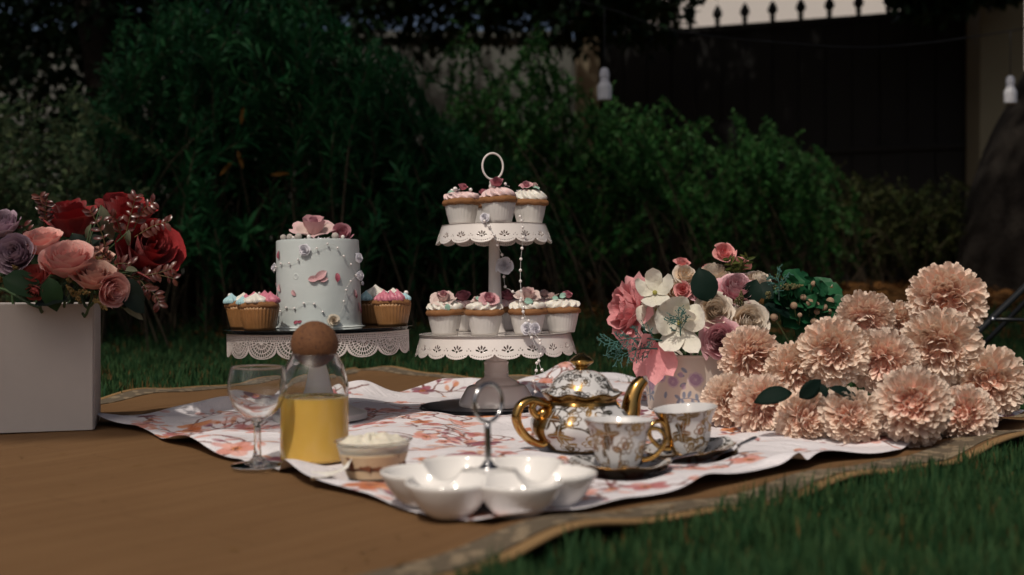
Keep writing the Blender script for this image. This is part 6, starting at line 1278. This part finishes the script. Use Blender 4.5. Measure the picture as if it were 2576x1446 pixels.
    an = np.linspace(0, 2 * PI, 97); V, Fq = tube_vf(np.stack([(Rt + .0006) * np.cos(an), (Rt + .0006) * np.sin(an), 0 * an + Hb], -1), .0017, 10); obj('rolled_rim', make_mesh('rolled_rim', V, Fq), M_CRM, t)
    V, Fq = lathe_vf([(.0001, Hb - .016), (Rt - .006, Hb - .016)], 48); M_FO = simple('floral_foam', (.02, .05, .022), .95, var=.3, nscale=200, bmp=.6); obj('floral_foam', make_mesh('floral_foam', V, Fq), M_FO, t)
    foam = Vector((bc.x, bc.y, Z0 + Hb - .018))
    def Q(zx, zy, d): return at(1477.3 + zx * .33915, 578.4 + zy * .33915, d)
    k33 = .33915 / F_PX
    CRE = petal_mat('cream_silk', (.78, .58, .40), (.82, .70, .57), (.86, .81, .72), .8, .6, .25, 4.0, deep=(.80, .58, .36)); MAU = petal_mat('mauve_silk', (.50, .09, .15), (.80, .38, .44), (.82, .60, .62), .8, .6, .25, 4.0, deep=(.36, .06, .11)); SPK = petal_mat('spray_pink', (.74, .19, .20), (.84, .36, .35), (.88, .54, .50), .4, .6, .25); DPK = petal_mat('peony_pink', (.76, .24, .27), (.84, .37, .39), (.88, .52, .51), .35, .6, .25); WHT = petal_mat('white_silk', (.74, .70, .50), (.82, .80, .72), (.86, .84, .80), .5, .6, .3)
    p2 = {'cre': [rose_proto('cream_rose', 'cup', CRE, s, 8, 7) for s in (2, 5)], 'mau': [rose_proto('mauve_rose', 'cup', MAU, s, 8, 7) for s in (3, 6)], 'spk': [rose_proto('spray_rose', 'spray', SPK, s) for s in (1, 4)], 'cspk': [rose_proto('cream_spray_rose', 'spray', CRE, s) for s in (2, 7)], 'peo': [rose_proto('peony', 'peony', DPK, 4, 9, 7)]}
    g = 'flowers in the printed bucket'
    for kind, i, zx, zy, d, r, ax, lab in (
        ('cre', 0, 945, 595, 1.86, 128, (-.1, -1, .25), 'round cream rose facing out at the middle of the bucket'), ('cre', 1, 1200, 675, 1.86, 140, (.15, -1, .2), 'beige cream rose beside the pompom dahlias'), ('mau', 0, 1110, 435, 1.89, 148, (.05, -.75, .75), 'wide mauve pink rose near the top of the bucket bunch'), ('mau', 1, 985, 815, 1.845, 142, (-.25, -1, .12), 'mauve rose with a plum heart over the bucket rim'), ('cre', 0, 1275, 375, 1.93, 115, (.3, -.45, .9), 'cream rose seen from the side above the dark leaves'), ('cre', 1, 935, 320, 1.95, 120, (-.1, -.4, 1), 'cream rose at the back below the small pink blooms'),
        ('mau', 0, 880, 440, 1.93, 120, (-.4, -.5, .6), 'mauve rose half hidden behind the round dark leaf'), ('cspk', 0, 728, 328, 1.93, 90, (.1, -.8, .6), 'small cream rose under a pink bud'), ('cspk', 1, 640, 462, 1.92, 88, (.2, -1, .1), 'small cream bloom with a dark eye beside the white orchid'), ('spk', 0, 702, 235, 1.95, 60, (.1, -.5, 1), 'small pink bud above the small cream rose'), ('spk', 1, 1013, 160, 1.95, 84, (0, -.8, .6), 'topmost small pink bloom on a thin stem'), ('spk', 0, 1140, 245, 1.94, 80, (.3, .3, .7), 'dusty pink bloom turned away beside the topmost one'), ('spk', 1, 705, 440, 1.90, 64, (-.2, -1, .3), 'small pink rosebud beside the round dark leaf'), ('spk', 0, 890, 270, 1.97, 50, (-.4, 0, 1), 'little pink bud behind the cream roses'),
        ('peo', 0, 270, 590, 1.93, 235, (-.92, -.35, .15), 'big dusty pink peony facing out over the bucket side')):
        flower(p2[kind][i], 'peony' if kind == 'peo' else 'rose', lab, 'peony' if kind == 'peo' else 'rose', Q(zx, zy, d), ax, r * k33 * d, g, stem_to=foam + Vector((random.uniform(-.03, .03), random.uniform(-.03, .02), 0)))
    # loose petalled blooms: white orchids and a drooping pink flower
    def open_bloom(name, label, c, axis, mm, specs, cat='flower', heart=None):
        M_ = aim(c, axis, 0, 1.0); rt = thing(name, label, cat, M=M_, group=g)
        for (an, ln, wd, up, tw) in specs:
            me = blade_mesh('petal', mm, ln, wd * 1.1, 9, 9, -.12, -.5, .58, 1.25, .07, an); obj('petal', me, None, rt, Matrix.Rotation(an, 4, 'Z') @ Matrix.Rotation(up, 4, 'X') @ Matrix.Rotation(tw, 4, 'Y'))
        if heart: V, Fq = sphere_vf(.004, (0, 0, .004), 12, 8, (1, 1, .8)); obj('heart', make_mesh('heart', V, Fq), heart, rt)
        q = M_.inverted() @ foam; V, Fq = tube_vf(smooth_line([(0, 0, 0), (0, 0, -.02), tuple(q)], 6), .0013, 6); obj('stem', make_mesh('stem', V, Fq), M_STEM, rt)
    M_HEART = simple('yellow_green_heart', (.30, .28, .06), .6, var=.2)
    open_bloom('orchid', 'white orchid with spread petals above the pink peony', Q(500, 470, 1.86), (-.15, -.9, .45), WHT, [(.1, .044, .026, .35, 0), (1.35, .042, .026, .25, .2), (-1.1, .044, .028, .3, -.2), (2.7, .038, .024, .1, 0), (-2.5, .036, .024, .1, 0)], heart=M_HEART)
    open_bloom('orchid', 'white orchid with large rounded petals drooping over the bucket rim', Q(680, 690, 1.85), (-.1, -1, .1), WHT, [(.3, .052, .046, .20, 0), (1.5, .048, .044, .12, .25), (2.8, .056, .036, -.05, .3), (-2.7, .060, .030, -.1, -.2), (-1.3, .050, .042, .15, -.2), (-.5, .040, .036, .55, 0)], heart=M_HEART)
    open_bloom('orchid', 'white bloom with yellowish base beneath the upper orchid', Q(520, 590, 1.89), (-.3, -1, -.1), WHT, [(.4, .040, .034, .5, 0), (2.0, .044, .034, .3, 0), (-1.9, .044, .034, .3, 0), (3.1, .046, .036, .2, 0)], heart=M_HEART)
    open_bloom('drooping_flower', 'dusty pink flower with long petals hanging down the bucket', Q(505, 830, 1.845), (-.1, -.75, -.25), DPK, [(2.75, .066, .032, -.25, .2), (-2.75, .062, .036, -.2, -.2), (3.14, .070, .030, -.1, 0), (1.7, .062, .036, .35, 0), (1.2, .058, .030, .6, 0)])
    M_DG = two_sided_leaf('bucket_dark_leaf', (.002, .011, .008), (.005, .020, .013), .6, .06, 25.0, spec=.15); dgl = blade_mesh('leaf', M_DG, .052, .040, 6, 7, .25, .3, .5, .8, .03)
    for zx, zy, d, dr, up, s, lab in ((905, 535, 1.86, (-.35, -.2, 1), (-.3, -1, .3), 1.15, 'round dark green leaf between the cream and mauve roses'), (1300, 560, 1.88, (1, -.2, -.2), (.2, -.6, 1), 1.0, 'dark leaf behind the beige cream rose'), (1240, 480, 1.90, (1, -.2, .3), (0, -.8, .7), 1.0, 'dark leaf below the side turned cream rose'), (1180, 560, 1.88, (.2, -.2, .6), (0, -1, .3), .9, 'dark leaf between the two cream roses'), (1360, 900, 1.86, (.5, -.2, -.5), (0, -1, .4), .8, 'dark leaf above the heap of dahlias'), (1220, 760, 1.86, (.1, -.2, -1), (0, -1, .2), .7, 'small dark leaf hanging below the beige cream rose')):
        M_ = frame_m(Q(zx, zy, d), dr, up) @ Matrix.Scale(s, 4); rt = thing('leaf_sprig', lab, 'leaf', M=M_, group='dark leaves in the bucket'); obj('leaf_blade', dgl, None, rt); q = M_.inverted() @ foam; V, Fq = tube_vf(smooth_line([(0, 0, 0), (0, -.01, -.01), tuple(q)], 4), .001, 5); obj('stalk', make_mesh('stalk', V, Fq), M_STEM, rt)
    # hydrangea-like greenery with knobbly buds
    M_HY = two_sided_leaf('bright_leaf', (.012, .080, .034), (.030, .130, .055), .45, .25, 25.0); hl = [blade_mesh('leaf', M_HY, .034, .028, 7, 7, .25, f, .52, 1.6, .10) for f in (.2, .6, -.3)]
    hc = Q(1590, 640, 1.92); rt = thing('green_foliage_spray', 'bright green leafy spray behind the pompom dahlias', 'greenery', tuple(hc), group=g); rg = random.Random(4)
    for q in range(150):
        zx, zy = rg.gauss(1600, 125), rg.gauss(600, 130)
        if not (1340 < zx < 1870 and 360 < zy < 900) or (zx - 1350) + (480 - zy) * .9 < 40 or (zy > 700 and zx > 1640): continue
        p = Q(zx, zy, 1.90 + rg.uniform(-.03, .05)); dr = Vector((rg.uniform(-1, 1), rg.uniform(-.6, .1), rg.uniform(-.6, 1))); obj('leaf', rg.choice(hl), None, rt, frame_m(p - hc, dr, (rg.uniform(-.4, .4), -.8, .7)) @ Matrix.Scale(rg.uniform(.8, 1.35), 4))
    V, Fq = tube_vf(smooth_line([(0, 0, 0), (-.03, .01, -.06), tuple(foam - hc)], 5), .002, 6); obj('stem', make_mesh('stem', V, Fq), M_STEM, rt)
    M_KN = simple('knobbly_bud', (.40, .27, .18), .8, var=.3, nscale=500, bmp=1.0, bscale=700, bdist=.003); M_KS = simple('bud_stem', (.12, .16, .06), .6, var=.2)
    for zx, zy, r, bx_, by_ in ((1530, 560, 27, 1560, 700), (1677, 398, 22, 1640, 520), (1650, 540, 30, 1640, 680), (1700, 558, 26, 1680, 680), (1753, 572, 28, 1700, 700), (1800, 528, 30, 1720, 660), (1806, 603, 24, 1720, 690), (1702, 605, 23, 1670, 720), (1680, 678, 27, 1640, 760), (1384, 645, 29, 1495, 830), (1600, 500, 24, 1600, 640), (1575, 630, 18, 1570, 720)):
        c = Q(zx, zy, 1.865); e = Q(bx_, by_, 1.89); rt = thing('craspedia_bud', 'knobbly tan ball bud on a thin stem among the green leaves', 'bud', tuple(c), group='knobbly ball buds'); V, Fq = sphere_vf(r * k33 * 1.865, (0, 0, 0), 16, 11); obj('bud_ball', make_mesh('bud_ball', V, Fq), M_KN, rt); V, Fq = tube_vf(np.linspace((0, 0, 0), np.array(e - c), 4), .0013, 6); obj('stem', make_mesh('stem', V, Fq), M_KS, rt)
    M_GLIT = simple('glitter_filler', (.16, .15, .065), .35, .3, var=.5, nscale=400)
    for i, (b0, t0, n, sp_) in enumerate((((1380, 430), (1600, 410), 150, .006), ((1330, 500), (1350, 460), 40, .005), ((1135, 590), (1140, 450), 110, .005), ((1100, 560), (1110, 500), 40, .004))): bead_spike('glitter_sprig', 'glittery olive filler spike among the bucket roses', Q(*b0, 1.87), Q(*t0, 1.85), M_GLIT, n, .0013, sp_, 'glittery filler spikes', i + 20)
    tl = blade_mesh('leaf', two_sided_leaf('olive_tip', (.06, .085, .02), (.11, .12, .03), .5, .2, 30.0), .016, .005, 3, 5, .3, .3)
    for b0, t0 in (((1090, 320), (1040, 210)), ((1110, 330), (1190, 200)), ((1400, 450), (1440, 350)), ((1130, 320), (1130, 240))): sprig('olive_sprig', 'small olive leaf sprig beside the pale bucket roses', Q(*b0, 1.93), Q(*t0, 1.91), tl, 9, M_KS, (0, 0, 0), 'olive sprigs in the bucket')
    M_TEAL = simple('teal_fern', (.05, .15, .13), .55, var=.3, nscale=100)
    for i, (b0, t0, n) in enumerate((((560, 820), (130, 850), 20), ((520, 880), (190, 960), 14), ((690, 800), (670, 640), 10), ((1420, 520), (1400, 345), 8))): fern_sprig('fern_sprig', 'feathery teal fern sprig spilling from the printed bucket', Q(*b0, 1.85), Q(*t0, 1.80 + .01 * i), M_TEAL, 'teal fern sprigs', i, n, .020)
    V, Fq = tube_vf(smooth_line([tuple(Q(320, 945, 1.88)), tuple(Q(350, 1000, 1.87)), tuple(Q(395, 1035, 1.865))], 5), .0012, 6); tag(obj('bucket_bail', make_mesh('bucket_bail', V, Fq), simple('brown_wire', (.12, .07, .05), .5)), 'thin brown wire curling beside the printed bucket', 'wire')

    # ---- heap of pompom dahlias
    DAH = petal_mat('peach_silk', (.88, .34, .26), (.95, .62, .49), (.96, .84, .71), .95, .62, .20, 1.0, deep=(.90, .26, .20)); DAH2 = petal_mat('cream_peach_silk', (.90, .40, .29), (.95, .64, .49), (.96, .845, .715), .95, .62, .20, .95, deep=(.87, .30, .20)); protos = [dahlia_proto(DAH, 1), dahlia_proto(DAH2, 2), dahlia_proto(DAH, 3), dahlia_proto(DAH2, 4)]
    g = 'pompom dahlias heaped on the cloth'; L_MID = 'peach pompom dahlia in the middle of the heap beside the bucket'; L_LOW = 'peach pompom dahlia in the bottom row resting on the floral cloth'; L_BACK = 'peach pompom dahlia half hidden at the back of the heap'
    for i, (x_, y_, d, r, ox, oy, lab) in enumerate((
        (1886, 900, 1.76, 74, .30, .25, 'peach pompom dahlia touching the mauve rose and bucket'), (1837, 1011, 1.70, 68, .15, .05, 'pompom dahlia squeezed between the bucket and the second teacup'), (1917, 1022, 1.63, 72, .30, .25, 'low pompom dahlia under the long ribbon leaf tip'), (1997, 935, 1.71, 72, .5, .3, 'pompom dahlia wedged above the long ribbon leaf, looking aside'), (2094, 886, 1.68, 88, .12, .06, 'large peach pompom dahlia above the dark ribbon leaves'), (2174, 803, 1.84, 72, 0, .5, 'pompom dahlia at the back beside the bright green spray'), (2258, 815, 1.87, 58, .2, .5, 'smallest peach pompom dahlia peeping out behind the heap'), (2223, 912, 1.69, 82, -.1, .1, 'pompom dahlia above the thin pointed end of the ribbon leaves'), (2380, 757, 1.78, 93, 0, .2, 'topmost peach pompom dahlia crowning the heap'), (2366, 872, 1.71, 92, -.2, .25, 'peach pompom dahlia right below the topmost one'), (2293, 1018, 1.50, 92, 0, -.06, 'full peach pompom dahlia bulging over the bottom row'), (2140, 1050, 1.525, 73, .08, -.15, 'round pompom dahlia in the bottom row touching the bulging one'), (2021, 1053, 1.56, 70, .4, -.1, 'pompom dahlia in the bottom row directly under the wide ribbon leaf'), (2289, 1066, 1.525, 70, -.5, .1, 'pompom dahlia crushed underneath the bulging one'), (2484, 963, 1.70, 88, -.05, .1, 'peach pompom dahlia at the outer end of the heap over the grass'), (2428, 1043, 1.565, 72, -.2, -.2, 'pompom dahlia low at the outer end beside the bulging one'))):
        c = at(x_, y_, d); to = (Vector((0, 0, CAM_H)) - c).normalized(); ax = to + Vector((ox, 0, -oy)); r_ = r * d / F_PX * 1.12; dahlia(protos[(i * 3 + i // 4) % 4], lab, c, ax, r_, g, Vector((c.x * .5 + .36, min(d + .16, 2.0), .012 + .004 * (i % 4))))
    M_RL = two_sided_leaf('ribbon_leaf', (.002, .010, .007), (.004, .015, .010), .7, .05, 20.0, spec=.12)
    for (x0, y0), (x1, y1), d, s, up, lab in (((1992, 988), (1905, 990), 1.525, .5, (0, -.8, .6), 'long dark ribbon leaf pointing to the teacups'), ((2010, 1000), (2068, 962), 1.525, .62, (.3, -1, .2), 'wide dark ribbon leaf standing on the bottom row dahlias'), ((2065, 965), (2080, 992), 1.52, .5, (0, -1, .2), 'short twisted dark ribbon leaf in the middle of the bow'), ((2085, 975), (2180, 992), 1.515, .42, (0, -.6, .8), 'thin dark ribbon leaf pointing to the bulging dahlia')):
        a_, b_ = at(x0, y0, d), at(x1, y1, d - .015); dr = b_ - a_; me = blade_mesh('ribbon_leaf', M_RL, dr.length, dr.length * s, 5, 8, .2, .5, .5, .8); o = obj('ribbon_leaf', me, None, None, frame_m(a_, dr, up)); o.modifiers.new('t', 'SOLIDIFY').thickness = .0005; tag(o, lab, 'leaf', 'dark ribbon leaves on the dahlias')
# ================================================================== BUILD
build_garden()
build_teapot()
_rot = lambda ax, a: Matrix.Rotation(math.radians(a), 3, ax)
build_cup('gold flowered teacup nearer the relish dish, handle turned to the other cup', 'gold rimmed saucer under the teacup by the relish dish', 1557, 1.262, math.radians(8), _rot('X', -1.0), 5)
T2 = build_cup('gold flowered teacup with its handle towards the teapot, beside the dahlias', 'gold rimmed saucer holding a teaspoon beside the dahlias', 1732, 1.385, math.radians(205), _rot('Y', -5.0) @ _rot('X', 2.0), 15)
build_spoon('steel teaspoon resting on the saucer beside the dahlias', at(1795, 1163, 1.355), at(1902, 1101, 1.375))
build_spoon('steel teaspoon lying on the saucer by the relish dish', at(1622, 1186, 1.245), at(1752, 1140, 1.30))
build_relish_dish(); build_glasses(); build_trifle(); build_stands(); build_sweets(); build_bouquets()
build_cloth(); build_grass()
